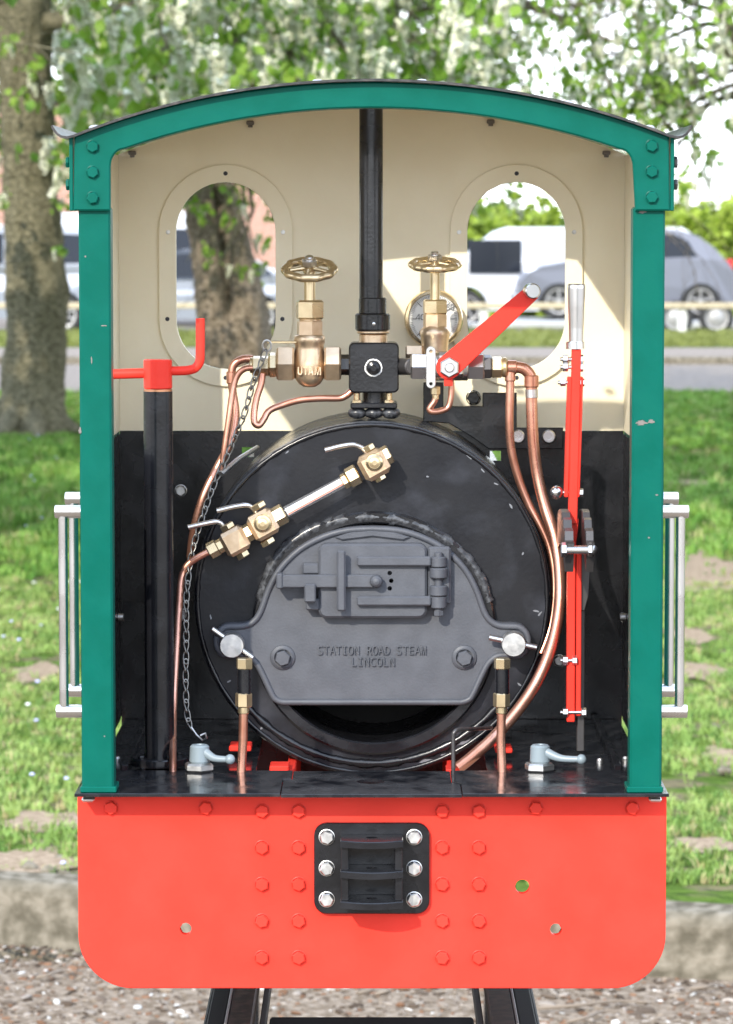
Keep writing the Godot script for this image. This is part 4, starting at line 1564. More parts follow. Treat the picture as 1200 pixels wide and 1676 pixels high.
func build_right_pipes():
	var z := -0.27
	var s := wid(1.0, z)
	var g := Geo.new()
	g.hexa(at(804, 601, z), at(822, 601, z), s * 18, 0.2)
	g.rod(at(821, 601, z), at(830, 601, z), s * 16.5, 20)
	var nut := part(loco, "steam_union", g, mats.brass)
	var zl := z + 0.006
	var big := pipe("copper_main_pipe", ats([[828, 601, z], [846, 601, z], [858, 604, z], [867, 613, z], [870, 626, z], [870, 645, z], [871, 690, z], [874, 735, z], [881, 785, z], [893, 832, z + 0.004], [906, 872, z + 0.012], [914, 912, z + 0.022], [917, 952, z + 0.032], [916, 990, z + 0.04], [909, 1034, z + 0.05], [896, 1078, z + 0.06], [874, 1124, z + 0.068], [843, 1168, z + 0.078], [806, 1209, z + 0.09], [770, 1241, z + 0.1], [748, 1258, z + 0.106]]), s * 9.6, mats.copper, 8)
	tag(big, "thick copper pipe sweeping down around the right of the boiler")
	g = Geo.new()
	g.rod(at(870, 634, z), at(870, 614, z), s * 11.8, 20)
	g.rod(at(846, 601, z), at(830, 601, z), s * 11.5, 20)
	part(big, "elbow_socket", g, mats.copper)
	g = Geo.new()
	g.rod(at(870.5, 652, z), at(870, 636, z), s * 10.2, 20)
	part(big, "solder_joint", g, mats.zinc)
	var thin := pipe("copper_branch_pipe", ats([[835, 604, z], [835, 640, z], [834, 690, z], [837, 735, z - 0.002], [848, 780, z - 0.004], [866, 826, z - 0.004], [884, 860, z - 0.002], [898, 892, z], [906, 930, z + 0.004], [907, 975, z + 0.008], [900, 1030, z + 0.014], [886, 1070, z + 0.02]]), s * 7.0, mats.copper, 8)
	g = Geo.new()
	g.rod(at(835, 624, z), at(835, 608, z), s * 8.8, 18)
	part(thin, "tee_socket", g, mats.copper)
	# small pigtail under the regulator
	g = Geo.new()
	g.hexa(at(713, 646, z), at(713, 632, z), s * 8, 0.2)
	g.rod(at(713, 654, z), at(713, 645, z), s * 5.5, 12)
	var pig := part(loco, "pigtail_union", g, mats.brass)
	g = Geo.new()
	g.tube(curve(ats([[713, 650, z], [711, 657, z], [706, 664, z], [703, 670, z], [707, 674, z], [720, 673, z - 0.002], [733, 667, z - 0.004], [738, 652, z - 0.004], [739, 632, z - 0.004], [738, 622, z - 0.004]]), 5), s * 5.2, 12)
	part(pig, "pigtail", g, mats.copper)

func build_brake_column():
	var base := on_level(259, 1251, floor_y)
	var z := base.z
	var s := wid(1.0, z)
	var x := at(260, 900, z).x
	var g := Geo.new()
	g.rod(Vector3(x, floor_y, z), at(260, 640, z) * Vector3(0, 1, 1) + Vector3(x, 0, 0), s * 24, 28, 0.03)
	var col := part(loco, "brake_column", g, mats.black_paint)
	tag(col, "black hand brake column with a red cranked handle")
	g = Geo.new()
	g.lathe(Vector3(x, floor_y, z), Vector3.UP, [[s * 47, 0], [s * 47, s * 11], [s * 45, s * 13], [s * 24, s * 13]], 36)
	part(col, "column_flange", g, mats.black_paint)
	for k in 4:
		var t := TAU * (k + 0.6) / 4.0
		bolt(col, Vector3(x + cos(t) * s * 36, floor_y + s * 13, z + sin(t) * s * 36), s * 6, mats.black_paint, Vector3.UP)
	g = Geo.new()
	var y0 := at(260, 642, z).y
	var y1 := at(260, 636, z).y
	g.rod(Vector3(x, y0, z), Vector3(x, y1, z), s * 23.6, 28, 0.05)
	part(col, "brass_collar", g, mats.red_collar)
	g = Geo.new()
	var y2 := at(260, 588.5, z).y
	g.rod(Vector3(x, y1, z), Vector3(x, y2, z), s * 23.4, 28, 0.06)
	var hub := part(col, "red_hub", g, mats.red_paint)
	g = Geo.new()
	g.tube(ats([[258, 610, z], [200, 612, z], [160, 613, z]]), s * 8.2, 16)
	g.tube(curve(ats([[262, 607, z], [290, 607, z], [308, 606, z], [320, 602, z], [327, 591, z], [328, 570, z], [328, 545, z], [328, 521, z]]), 5), s * 7.6, 16)
	part(col, "crank_handle", g, mats.red_paint)

func build_reverser():
	var z := -0.2
	var s := wid(1.0, z)
	var red: Material = mats.red_paint
	var g := Geo.new()
	# grip
	g.lathe(at(943, 562, z), Vector3.UP, [[s * 11.5, 0], [s * 12, s * 25], [s * 13.5, s * 60], [s * 14.5, s * 90], [s * 14.2, s * 95], [s * 12.5, s * 97], [0, s * 97]], 28, false)
	g.lathe(at(941.5, 571, z), Vector3.UP, [[0, 0], [s * 15, 0], [s * 15, s * 10], [s * 14, s * 12], [0, s * 12]], 28)
	var lever := part(loco, "reversing_lever", g, mats.steel)
	tag(lever, "tall red reversing lever with a steel grip beside the boiler")
	var bars := [["lever_bar", 934, 571, 947.5, 858, 0.0, 0.012], ["lever_bar", 927, 617, 933, 814, -0.002, 0.016], ["lever_bar", 949, 617, 951.5, 814, -0.002, 0.016], ["lever_bar", 929, 905, 941, 1182, -0.006, 0.014], ["lever_bar", 944, 905, 951, 1172, -0.006, 0.014]]
	for q in bars:
		g = Geo.new()
		var a := at(q[1], q[2], z + q[5] + q[6] / 2)
		var b := at(q[3], q[4], z + q[5] + q[6] / 2)
		var lean := -s * 5.0 if q[2] < 800 else 0.0
		g.box(Vector3((a.x + b.x) / 2, (a.y + b.y) / 2, z + q[5]), Vector3(b.x - a.x, a.y - b.y, q[6]), 0.0008, Basis(Vector3.BACK, lean / (a.y - b.y) * 1.0))
		part(lever, q[0], g, red)
	g = Geo.new()
	g.prism(flat_at([[934, 850], [947, 850], [946, 868], [941, 905], [936, 905], [935, 868]], z + 0.004), z - 0.004, z + 0.004, 0.0006)
	part(lever, "lever_bar", g, red)
	# pins and nuts
	for q in [[917, 588, 955, 588, 7.5, 0], [917, 601, 955, 601, 7.5, 0], [913, 626, 957, 626, 6.5, 1], [906, 806, 955, 806, 7.0, 1], [917, 1081, 945, 1081, 8, 0], [917, 1166, 960, 1166, 8, 0]]:
		g = Geo.new()
		var a := at(q[0], q[1], z + 0.001)
		var b := at(q[2], q[3], z + 0.001)
		g.rod(a, b, s * 3.2, 10)
		g.hexa(a + Vector3(s * 4, 0, 0), a + Vector3(s * 13, 0, 0), s * q[4], 0.2)
		g.hexa(b - Vector3(s * 9, 0, 0), b, s * q[4], 0.4)
		part(lever, "pivot_bolt", g, mats.steel)
	g = Geo.new()
	g.ball(at(911, 806, z + 0.001), s * 11, 14)
	part(lever, "domed_nut", g, mats.steel)
	# notched sector: two curved plates
	for q in [[917.0, 931.0], [951.0, 963.0]]:
		g = Geo.new()
		var prof := PackedVector2Array()                  # (depth, height) seen from the side
		var cy := at(940, 1170, z).y
		var rad := at(940, 855, z).y - cy
		for k in 29:
			var t := deg_to_rad(lerpf(62, 118, k / 28.0))
			var notch: float = 0.006 if (k % 4 == 1 or k % 4 == 2) and k < 12 else 0.0
			prof.append(Vector2(cos(t) * (rad + 0.012 - notch), sin(t) * (rad + 0.012 - notch)))
		for k in 15:
			var t := deg_to_rad(lerpf(118, 62, k / 14.0))
			prof.append(Vector2(cos(t) * (rad - 0.02), sin(t) * (rad - 0.02)))
		var xa := at(q[0], 860, z).x
		var xb := at(q[1], 860, z).x
		var xf := Transform3D(Basis(Vector3.BACK, Vector3.UP, Vector3.LEFT), Vector3(xb, cy, z))
		g.prism(prof, 0.0, xb - xa, 0.0006, [], xf)
		part(lever, "notched_sector", g, mats.dark_steel)
	g = Geo.new()
	g.rod(at(921, 900, z + 0.088), at(970, 900, z + 0.088), s * 7, 16)
	g.hexa(at(918, 900, z + 0.088), at(928, 900, z + 0.088), s * 12, 0.3)
	g.hexa(at(962, 900, z + 0.088), at(970, 900, z + 0.088), s * 11, 0.3)
	g.ball(at(970, 900, z + 0.088), s * 8.5, 12)
	part(lever, "spacer_bolt", g, mats.steel)
	g = Geo.new()
	var a := at(943, 905, z - 0.018)
	var f := on_level(950, 1240, floor_y)
	g.box(Vector3(at(950.5, 1100, z - 0.012).x, (a.y + floor_y) / 2, z - 0.012), Vector3(s * 13, a.y - floor_y, 0.008), 0.0008)
	part(lever, "support_post", g, mats.dark_steel)
	g = Geo.new()
	g.prism(flat_at([[950, 880], [964, 885], [967, 930], [964, 975], [957, 1000], [950, 1000]], z - 0.004), z - 0.008, z - 0.004, 0.0008)
	part(lever, "sector_leg", g, mats.dark_steel)

func build_front_end():
	# what a view past the cab would show: frames, tanks, smokebox, chimney and wheels ahead
	var y_beam := at(608, 1618, 0).y
	var rail_y := y_beam - 0.05
	var g: Geo
	for s in [-1.0, 1.0]:
		g = Geo.new()
		g.box(Vector3(s * 0.075, floor_y - 0.065, -0.7145), Vector3(0.008, 0.1, 1.41), 0.0008)
		part(loco, "main_frame", g, mats.red_paint)
		g = Geo.new()
		g.box(Vector3(s * 0.213, floor_y + 0.085, -0.74), Vector3(0.07, 0.18, 0.56), 0.006)
		part(loco, "side_tank", g, mats.green_paint)
		for zw in [-0.5, -0.9]:
			g = Geo.new()
			g.lathe(Vector3(s * 0.092, rail_y + 0.075, zw), Vector3(s, 0, 0), [[0, -0.01], [0.06, -0.01], [0.082, -0.01], [0.083, -0.006], [0.076, -0.004], [0.075, 0.016], [0.06, 0.017], [0.055, 0.012], [0.02, 0.012], [0.018, 0.018], [0, 0.018]], 36)
			part(loco, "wheel", g, mats.black_paint)
	g = Geo.new()
	g.box(Vector3(0, floor_y - 0.006, -0.95), Vector3(0.49, 0.006, 0.98), 0.001)
	part(loco, "running_plate", g, mats.black_paint)
	var c := at(609.5, 981, -0.25)
	g = Geo.new()
	g.lathe(Vector3(c.x, c.y, -1.08), Vector3.FORWARD, [[0.15, 0], [0.15, 0.22], [0.146, 0.225], [0, 0.235]], 48)
	part(loco, "smokebox", g, mats.black_paint)
	g = Geo.new()
	g.lathe(Vector3(0, c.y + 0.14, -1.2), Vector3.UP, [[0.05, 0], [0.034, 0.025], [0.031, 0.12], [0.038, 0.125], [0.038, 0.14], [0.03, 0.14]], 32)
	part(loco, "chimney", g, mats.black_paint)
	for zw in [-0.5, -0.9]:
		g = Geo.new()
		g.rod(Vector3(-0.1, rail_y + 0.075, zw), Vector3(0.1, rail_y + 0.075, zw), 0.012, 16)
		part(loco, "axle", g, mats.dark_steel)

# ------------------------------------------------------------------ ground, track, planting, car park
func ground_y(z: float) -> float:              # the lawn falls a little towards the road
	return lerpf(0.135, 0.0, clampf((-4.6 - z) / 27.5, 0.0, 1.0))

func sheet(called: String, pts: Array, m: Material) -> MeshInstance3D:
	var g := Geo.new()
	g.quad(pts[0], pts[1], pts[2], pts[3], Vector3.UP)
	var o := part(self, called, g, m)
	o.set_meta("kind", "structure")
	return o

func kerb_z(x: float) -> float:                # line of the near kerb's face
	return -4.53 + 0.24 * x

var bare_spots := []

func build_ground():
	var soil := mat("soil", lin(0.16, 0.12, 0.085), 0.95, 0.0, 0.15)
	wear(soil, 0.9, noise_tex(0.03, lin(0.15, 0.115, 0.082), lin(0.29, 0.235, 0.18), 1024, 51, 8), null, bump_tex(0.12, 512, 52, 6.0, 5), 0.5)
	var earth := mat("bare_soil", lin(0.3, 0.22, 0.15), 0.95, 0.0, 0.15)
	wear(earth, 1.2, noise_tex(0.05, lin(0.21, 0.155, 0.105), lin(0.33, 0.255, 0.18), 512, 66, 6))
	var turf := mat("turf", lin(0.07, 0.12, 0.025), 0.95, 0.0, 0.15)
	wear(turf, 0.35, noise_tex(0.012, lin(0.15, 0.13, 0.075), lin(0.075, 0.12, 0.025), 1024, 53, 6, 0.3, 0.55), null, bump_tex(0.06, 512, 54, 8.0, 5), 0.8)
	var road := mat("asphalt", lin(0.2, 0.2, 0.2), 0.9, 0.0, 0.15)
	wear(road, 0.6, noise_tex(0.03, lin(0.2, 0.175, 0.15), lin(0.26, 0.23, 0.2), 512, 55, 6), null, bump_tex(0.2, 512, 56, 4.0, 3), 0.5)
	var conc := mat("concrete", lin(0.3, 0.28, 0.24), 0.9, 0.0, 0.15)
	wear(conc, 1.6, noise_tex(0.01, lin(0.095, 0.083, 0.06), lin(0.24, 0.212, 0.165), 1024, 57, 8, 0.25, 0.75), null, bump_tex(0.04, 512, 58, 6.0, 5), 0.4)
	var paving := mat("paving", lin(0.4, 0.35, 0.3), 0.9, 0.0, 0.15)
	wear(paving, 1.0, noise_tex(0.02, lin(0.2, 0.17, 0.145), lin(0.27, 0.235, 0.2), 512, 59, 5))
	for dull in [soil, earth, turf, road, conc, paving]:
		dull.specular_mode = BaseMaterial3D.SPECULAR_DISABLED
	var W := 160.0
	sheet("ground", [Vector3(-300, -0.09, 60), Vector3(300, -0.09, 60), Vector3(300, -0.09, -600), Vector3(-300, -0.09, -600)], turf)
	# yard in front of the kerb
	sheet("yard", [Vector3(-W, 0.0, 40), Vector3(W, 0.0, 40), Vector3(W, 0.0, kerb_z(0) + 0.03 + 0.24 * 20), Vector3(-W, 0.0, kerb_z(0) - 0.24 * 20)], soil)
	# lawn, sloping, behind the kerb
	var g := Geo.new()
	var nx := 48
	var nz := 60
	var f := FastNoiseLite.new()
	f.seed = 9
	f.frequency = 0.45
	var hgt := func(x: float, z: float) -> float:
		return ground_y(z) + 0.02 * f.get_noise_2d(x * 1.6, z * 1.6) * clampf((kerb_z(x) - z) / 1.0, 0.1, 1.0)
	for i in nx:
		for k in nz:
			var q := []
			for d in [[0, 0], [1, 0], [1, 1], [0, 1]]:
				var x := lerpf(-40, 40, pow(float(i + d[0]) / nx * 2.0 - 1.0, 3.0) * 0.5 + 0.5) if true else 0.0
				var z0 := kerb_z(clampf(x, -12, 12)) - 0.1
				var z := lerpf(z0, -32.2, pow(float(k + d[1]) / nz, 1.7))
				q.append(Vector3(x, hgt.call(x, z) - 0.006, z))
			g.quad(q[0], q[1], q[2], q[3], Vector3.UP)
	var lawn := part(self, "lawn_ground", g, turf)
	lawn.set_meta("kind", "structure")
	for q in [[1165, 925, 95, 34], [1130, 1030, 38, 14], [1150, 1092, 42, 16], [1185, 1235, 34, 16], [1150, 1385, 60, 14], [60, 1095, 40, 18], [75, 1345, 70, 18], [20, 1415, 110, 24], [1130, 775, 40, 6]]:
		var c := on_level(q[0], q[1], 0.13)
		c.y = ground_y(c.z)
		var rx := wid(q[2], c.z)
		var rz := absf(on_level(q[0], q[1] - q[3], 0.13).z - c.z)
		var gp := Geo.new()
		var last := Vector3.ZERO
		var first := Vector3.ZERO
		for k in 29:
			var a := TAU * k / 28.0
			var rr := 1.0 + 0.35 * f.get_noise_2d(cos(a) * 2.5 + q[0], sin(a) * 2.5 + q[1]) + 0.15 * sin(a * 5.0 + q[0])
			var e := c + Vector3(cos(a) * rx * rr, 0, sin(a) * rz * rr)
			e.y = ground_y(e.z) + 0.002
			if k > 0:
				gp.tri(c + Vector3(0, 0.013, 0), last, e, Vector3.UP, Vector3.UP, Vector3.UP)
			last = e
		var patch := part(self, "bare_earth", gp, earth)
		patch.set_meta("kind", "structure")
		bare_spots.append([c, rx, rz])
	# near kerb of separate stones
	var kerb := Node3D.new()
	kerb.name = "kerb"
	add_child(kerb)
	kerb.set_meta("kind", "structure")
	for k in range(-8, 9):
		var x0 := k * 0.915 + 0.33
		var x1 := x0 + 0.905
		var gk := Geo.new()
		var dirx := Vector3(1, 0, 0.24).normalized()
		var turn := Basis(dirx, Vector3.UP, dirx.cross(Vector3.UP))
		var mid := Vector3((x0 + x1) / 2, 0.0, kerb_z((x0 + x1) / 2))
		var out := PackedVector2Array()
		for i in 6:
			var t := PI / 2 * i / 5.0
			out.append(Vector2(0.0 - 0.03 + 0.03 * cos(t), 0.112 + 0.03 * sin(t)))
		out.append(Vector2(-0.125, 0.142)); out.append(Vector2(-0.125, -0.1)); out.append(Vector2(0.006, -0.1))
		# profile (towards camera, up) swept along the kerb
		var ln := 0.9
		var sub := 14
		var fn := FastNoiseLite.new()
		fn.seed = 40 + k
		fn.frequency = 9.0
		var rings := []
		for i in sub + 1:
			var xx := lerpf(-ln / 2, ln / 2, float(i) / sub)
			var row := []
			for p in out:
				var e := 0.0025 * fn.get_noise_2d(xx * 3.0, p.y * 4.0 + p.x * 3.0)
				row.append(mid + dirx * xx + Vector3(0, p.y + e, 0) + Vector3(-0.24, 0, 1).normalized() * (p.x + e))
			rings.append(row)
		for i in sub:
			for j in out.size():
				var j2 := (j + 1) % out.size()
				var a: Vector3 = rings[i][j]
				var b: Vector3 = rings[i + 1][j]
				var c: Vector3 = rings[i + 1][j2]
				var d: Vector3 = rings[i][j2]
				var nn := (b - a).cross(d - a).normalized()
				var outw: Vector3 = ((a + c) / 2 - (mid + dirx * dirx.dot(a - mid) + Vector3(0, 0.03, 0) + Vector3(-0.24, 0, 1).normalized() * -0.06))
				if nn.dot(outw) < 0: nn = -nn
				gk.quad(a, b, c, d, nn)
		for e in [0, sub]:
			for j in range(1, out.size() - 1):
				gk.facet(rings[e][0], rings[e][j], rings[e][j + 1], dirx * (-1 if e == 0 else 1))
		part(kerb, "kerb_stone", gk, conc)
	# road, far pavement, verge, car park
	sheet("road", [Vector3(-200, -0.002, -32.0), Vector3(200, -0.002, -32.0), Vector3(200, -0.002, -39.2), Vector3(-200, -0.002, -39.2)], road)
	g = Geo.new()
	g.box(Vector3(0, 0.02, -39.3), Vector3(400, 0.14, 0.2), 0.02)
	var fk := part(self, "far_kerb", g, conc)
	fk.set_meta("kind", "structure")
	sheet("pavement", [Vector3(-200, 0.08, -39.4), Vector3(200, 0.08, -39.4), Vector3(200, 0.06, -43.5), Vector3(-200, 0.06, -43.5)], paving)
	sheet("verge", [Vector3(-200, 0.06, -43.5), Vector3(200, 0.06, -43.5), Vector3(200, -0.01, -53.5), Vector3(-200, -0.01, -53.5)], turf)
	sheet("car_park", [Vector3(-200, -0.06, -53.0), Vector3(200, -0.06, -53.0), Vector3(200, -0.06, -75), Vector3(-200, -0.06, -75)], road)
	# litter on the yard: grit, bark chips, dead leaves, twigs, pale stones
	var st := Geo.new()
	st.ball(Vector3.ZERO, 1.0, 6, Vector3(1.0, 0.55, 0.8))
	var pebble := mat("pebble", Color.WHITE, 0.9, 0.0, 0.15)
	pebble.vertex_color_use_as_albedo = true
	var xs := []
	var cs := []
	var tones := [Color(0.11, 0.085, 0.065), Color(0.2, 0.16, 0.12), Color(0.075, 0.055, 0.04), Color(0.28, 0.24, 0.2), Color(0.18, 0.1, 0.06), Color(0.5, 0.48, 0.44)]
	for i in 26000:
		var x := rng.randf_range(-3.0, 3.0)
		var z := kerb_z(x) + 0.02 + pow(rng.randf(), 1.3) * 2.2
		var r := rng.randf_range(0.002, 0.007) * (2.0 if rng.randf() < 0.06 else 1.0)
		xs.append(Transform3D(Basis(Vector3.UP, rng.randf() * TAU) * Basis(Vector3.RIGHT, rng.randf() * 0.6) * Basis.from_scale(Vector3(r * rng.randf_range(0.7, 2.2), r * rng.randf_range(0.5, 1.0), r)), Vector3(x, r * 0.25, z)))
		var c: Color = tones[rng.randi() % 5] if rng.randf() < 0.965 else tones[5]
		cs.append(c * rng.randf_range(0.75, 1.25))
	var litter := scatter(self, "gravel_litter", st.mesh(), pebble, xs, cs)
	tag(litter, "grit, bark chips and small stones scattered in front of the kerb", "gravel")
	# twigs
	for q in [[880, 1650, 1060, 1640], [930, 1672, 1010, 1655], [1130, 1618, 1198, 1612], [60, 1600, 120, 1590]]:
		g = Geo.new()
		var a := on_level(q[0], q[1], 0.012)
		var b := on_level(q[2], q[3], 0.012)
		g.tube(curve([a, a.lerp(b, 0.35) + Vector3(0, 0.006, 0.02), a.lerp(b, 0.7) + Vector3(0, 0.003, -0.015), b], 4), [0.004, 0.004, 0.004, 0.0038, 0.0037, 0.0036, 0.0035, 0.0033, 0.003, 0.0028, 0.0026, 0.0023, 0.002], 7)
		var tw := part(self, "twig", g, mat("dry_wood", lin(0.2, 0.16, 0.12), 0.9))
		tag(tw, "dry pale twig lying on the bare earth in front of the kerb", "twig", "twigs lying in front of the kerb")

func build_track():
	var y_beam := at(608, 1618, 0).y
	var ry := y_beam - 0.05
	var xin := absf(on_level(416, 1650, ry).x)
	var xout := absf(on_level(376, 1650, ry).x)
	var root := thing("display_track", Vector3(0, 0, -0.7), "dark steel display track of two rails under the locomotive", "track")
	var z1 := 0.06
	var z0 := -1.75
	for s in [-1.0, 1.0]:
		var g := Geo.new()
		g.box(Vector3(s * (xin + xout) / 2, ry - 0.009, (z0 + z1) / 2), Vector3(xout - xin, 0.018, z1 - z0), 0.0015)
		var rail := part(root, "rail", g, mats.rail_rust)
		g = Geo.new()
		var w := absf(on_level(343, 1650, ry).x) - xout
		g.box(Vector3(s * (xout + w / 2 + 0.002), ry - 0.006, (z0 + z1) / 2 - 0.02), Vector3(w - 0.003, 0.006, z1 - z0 - 0.04), 0.001)
		part(rail, "side_channel", g, mats.track_black)
		g = Geo.new()
		g.box(Vector3(s * (xout + 0.0012), ry - 0.003, (z0 + z1) / 2 - 0.02), Vector3(0.0022, 0.008, z1 - z0 - 0.04), 0.0005)
		part(rail, "bright_edge", g, mats.bare_metal)
		g = Geo.new()
		g.box(Vector3(s * (xin - 0.0085), ry - 0.014, (z0 + z1) / 2 - 0.01), Vector3(0.006, 0.01, z1 - z0 - 0.02), 0.001)
		part(rail, "inner_flange", g, mats.stand_grey)
		g = Geo.new()
		g.box(Vector3(s * (xout + w / 2), ry - 0.03, (z0 + z1) / 2), Vector3(w * 1.6, 0.034, z1 - z0), 0.002)
		part(rail, "sole_beam", g, mats.track_black)
	for z in [on_level(608, 1664, ry - 0.012).z + 0.02, -0.6, -1.2, -1.68]:
		var g := Geo.new()
		g.box(Vector3(0, ry - 0.03, z), Vector3(xin * 2 - 0.028, 0.036, 0.04), 0.002)
		part(root, "cross_tie", g, mats.track_black)
	# legs: close under the near end, a wide trestle at the far end
	for s in [-1.0, 1.0]:
		var g := Geo.new()
		g.box(Vector3(s * (xin + 0.015), (ry - 0.048) / 2, 0.02), Vector3(0.05, ry - 0.048, 0.05), 0.003)
		part(root, "leg", g, mats.black_paint)
		g = Geo.new()
		g.box(Vector3(s * 0.168, (ry - 0.1) / 2, -1.5), Vector3(0.04, ry - 0.1, 0.06), 0.003)
		part(root, "leg", g, mats.black_paint)
	var gt := Geo.new()
	gt.box(Vector3(0, ry - 0.075, -1.5), Vector3(0.38, 0.05, 0.06), 0.003)
	part(root, "trestle_beam", gt, mats.black_paint)

# ------------------------------------------------------------------ trees
func trunk_mesh(pts: Array, rad: Array, seg: int, amp: float, sd: int, groove := -1.0) -> Geo:
	var f := FastNoiseLite.new()
	f.seed = sd
	f.frequency = 1.0
	f.fractal_octaves = 4
	var smooth := curve(pts, 12)
	var g := Geo.new()
	var rings := []
	var cnt := smooth.size()
	for i in cnt:
		var t := float(i) / (cnt - 1) * (rad.size() - 1)
		var k := int(t)
		var r := lerpf(rad[k], rad[mini(k + 1, rad.size() - 1)], t - k)
		var ring := []
		for j in seg:
			var a := TAU * j / seg
			var d := Vector3(cos(a), 0, sin(a))
			var p: Vector3 = smooth[i]
			var rr := r * (1.0 + amp * f.get_noise_3d(d.x * 2.4, p.y * 2.2, d.z * 2.4) + amp * 0.5 * f.get_noise_3d(d.x * 8.0, p.y * 3.0, d.z * 8.0))
			if groove > -1.0:
				var off := wrapf(a - (PI / 2 - 0.12 + 0.25 * sin(p.y * 2.2)), -PI, PI)
				var deep := smoothstep(0.75, 1.1, p.y) * (1.0 - smoothstep(1.9, 2.3, p.y))
				rr *= 1.0 - 0.6 * deep * exp(-off * off / 0.03)
				var pad := wrapf(a - (PI / 2 - 0.62), -PI, PI)
				rr *= 1.0 + 0.12 * exp(-pad * pad / 0.08) * (1.0 - smoothstep(0.9, 1.25, p.y))
			ring.append(p + d * rr)
		rings.append(ring)
	var nrm := []
	for i in cnt:
		var row := []
		for j in seg:
			var a: Vector3 = rings[i][(j + 1) % seg] - rings[i][(j - 1 + seg) % seg]
			var b: Vector3 = rings[mini(i + 1, cnt - 1)][j] - rings[maxi(i - 1, 0)][j]
			var n := a.cross(b).normalized()
			if n.dot(rings[i][j] - smooth[i]) < 0: n = -n
			row.append(n)
		nrm.append(row)
	for i in cnt - 1:
		for j in seg:
			var l := (j + 1) % seg
			g.quad(rings[i][j], rings[i][l], rings[i + 1][l], rings[i + 1][j], nrm[i][j], nrm[i][l], nrm[i + 1][l], nrm[i + 1][j])
	return g

func branch(g: Geo, a: Vector3, dir: Vector3, ln: float, r: float, depth: int, out: Array, droop := 0.1):
	var pts := [a]
	var rad := [r]
	var p := a
	var d := dir.normalized()
	var n := 5
	for k in n:
		d = (d + Vector3(rng.randf_range(-0.22, 0.22), rng.randf_range(-0.2, 0.2) - droop * 0.3, rng.randf_range(-0.22, 0.22))).normalized()
		p += d * ln / n
		pts.append(p)
		rad.append(r * lerpf(1.0, 0.35, float(k + 1) / n))
		if depth > 0 and k > 0:
			for q in (2 if depth > 1 else 1):
				var side := d.cross(Vector3(rng.randf_range(-1, 1), rng.randf_range(-1, 1), rng.randf_range(-1, 1))).normalized()
				branch(g, p, d * 0.7 + side * rng.randf_range(0.5, 1.0), ln * rng.randf_range(0.4, 0.65), rad[rad.size() - 1] * 0.62, depth - 1, out, droop)
		if depth <= 1:
			out.append(p)
	g.tube(pts, rad, 6 if depth > 0 else 4, false)

func leaf_mesh(w := 0.42) -> ArrayMesh:
	var g := Geo.new()
	# pointed oval, folded along the midrib; root at the origin, pointing down -y
	var l := [Vector3(0, 0, 0), Vector3(-w * 0.8, -0.3, 0.09), Vector3(-w * 0.9, -0.6, 0.09), Vector3(0, -1.0, 0.1), Vector3(w * 0.9, -0.6, 0.09), Vector3(w * 0.8, -0.3, 0.09), Vector3(0, -0.45, -0.03)]
	for k in 6:
		g.facet(l[6], l[k], l[(k + 1) % 6], Vector3(0, 0.2, 1))
	return g.mesh()

func raceme_mesh() -> ArrayMesh:
	var g := Geo.new()
	var r2 := RandomNumberGenerator.new()
	r2.seed = 5
	for k in 34:
		var t := k / 33.0
		var a := k * 2.4
		var rr := 0.17 * (1.0 - t * 0.75)
		var c := Vector3(cos(a) * rr, -t, sin(a) * rr)
		var u := Vector3(r2.randf_range(-1, 1), r2.randf_range(-0.6, 1), r2.randf_range(-1, 1)).normalized()
		var w := u.cross(Vector3(0.3, 1, 0.2)).normalized()
		var x := u.cross(w)
		var s := 0.14 * (1.0 - 0.4 * t)
		g.facet(c + w * s, c - w * s * 0.6 + x * s, c - w * s * 0.6 - x * s, u)
		g.facet(c + u * s, c - w * s + x * s * 0.3, c + w * s * 0.8 - x * s * 0.7, x)
	return g.mesh()

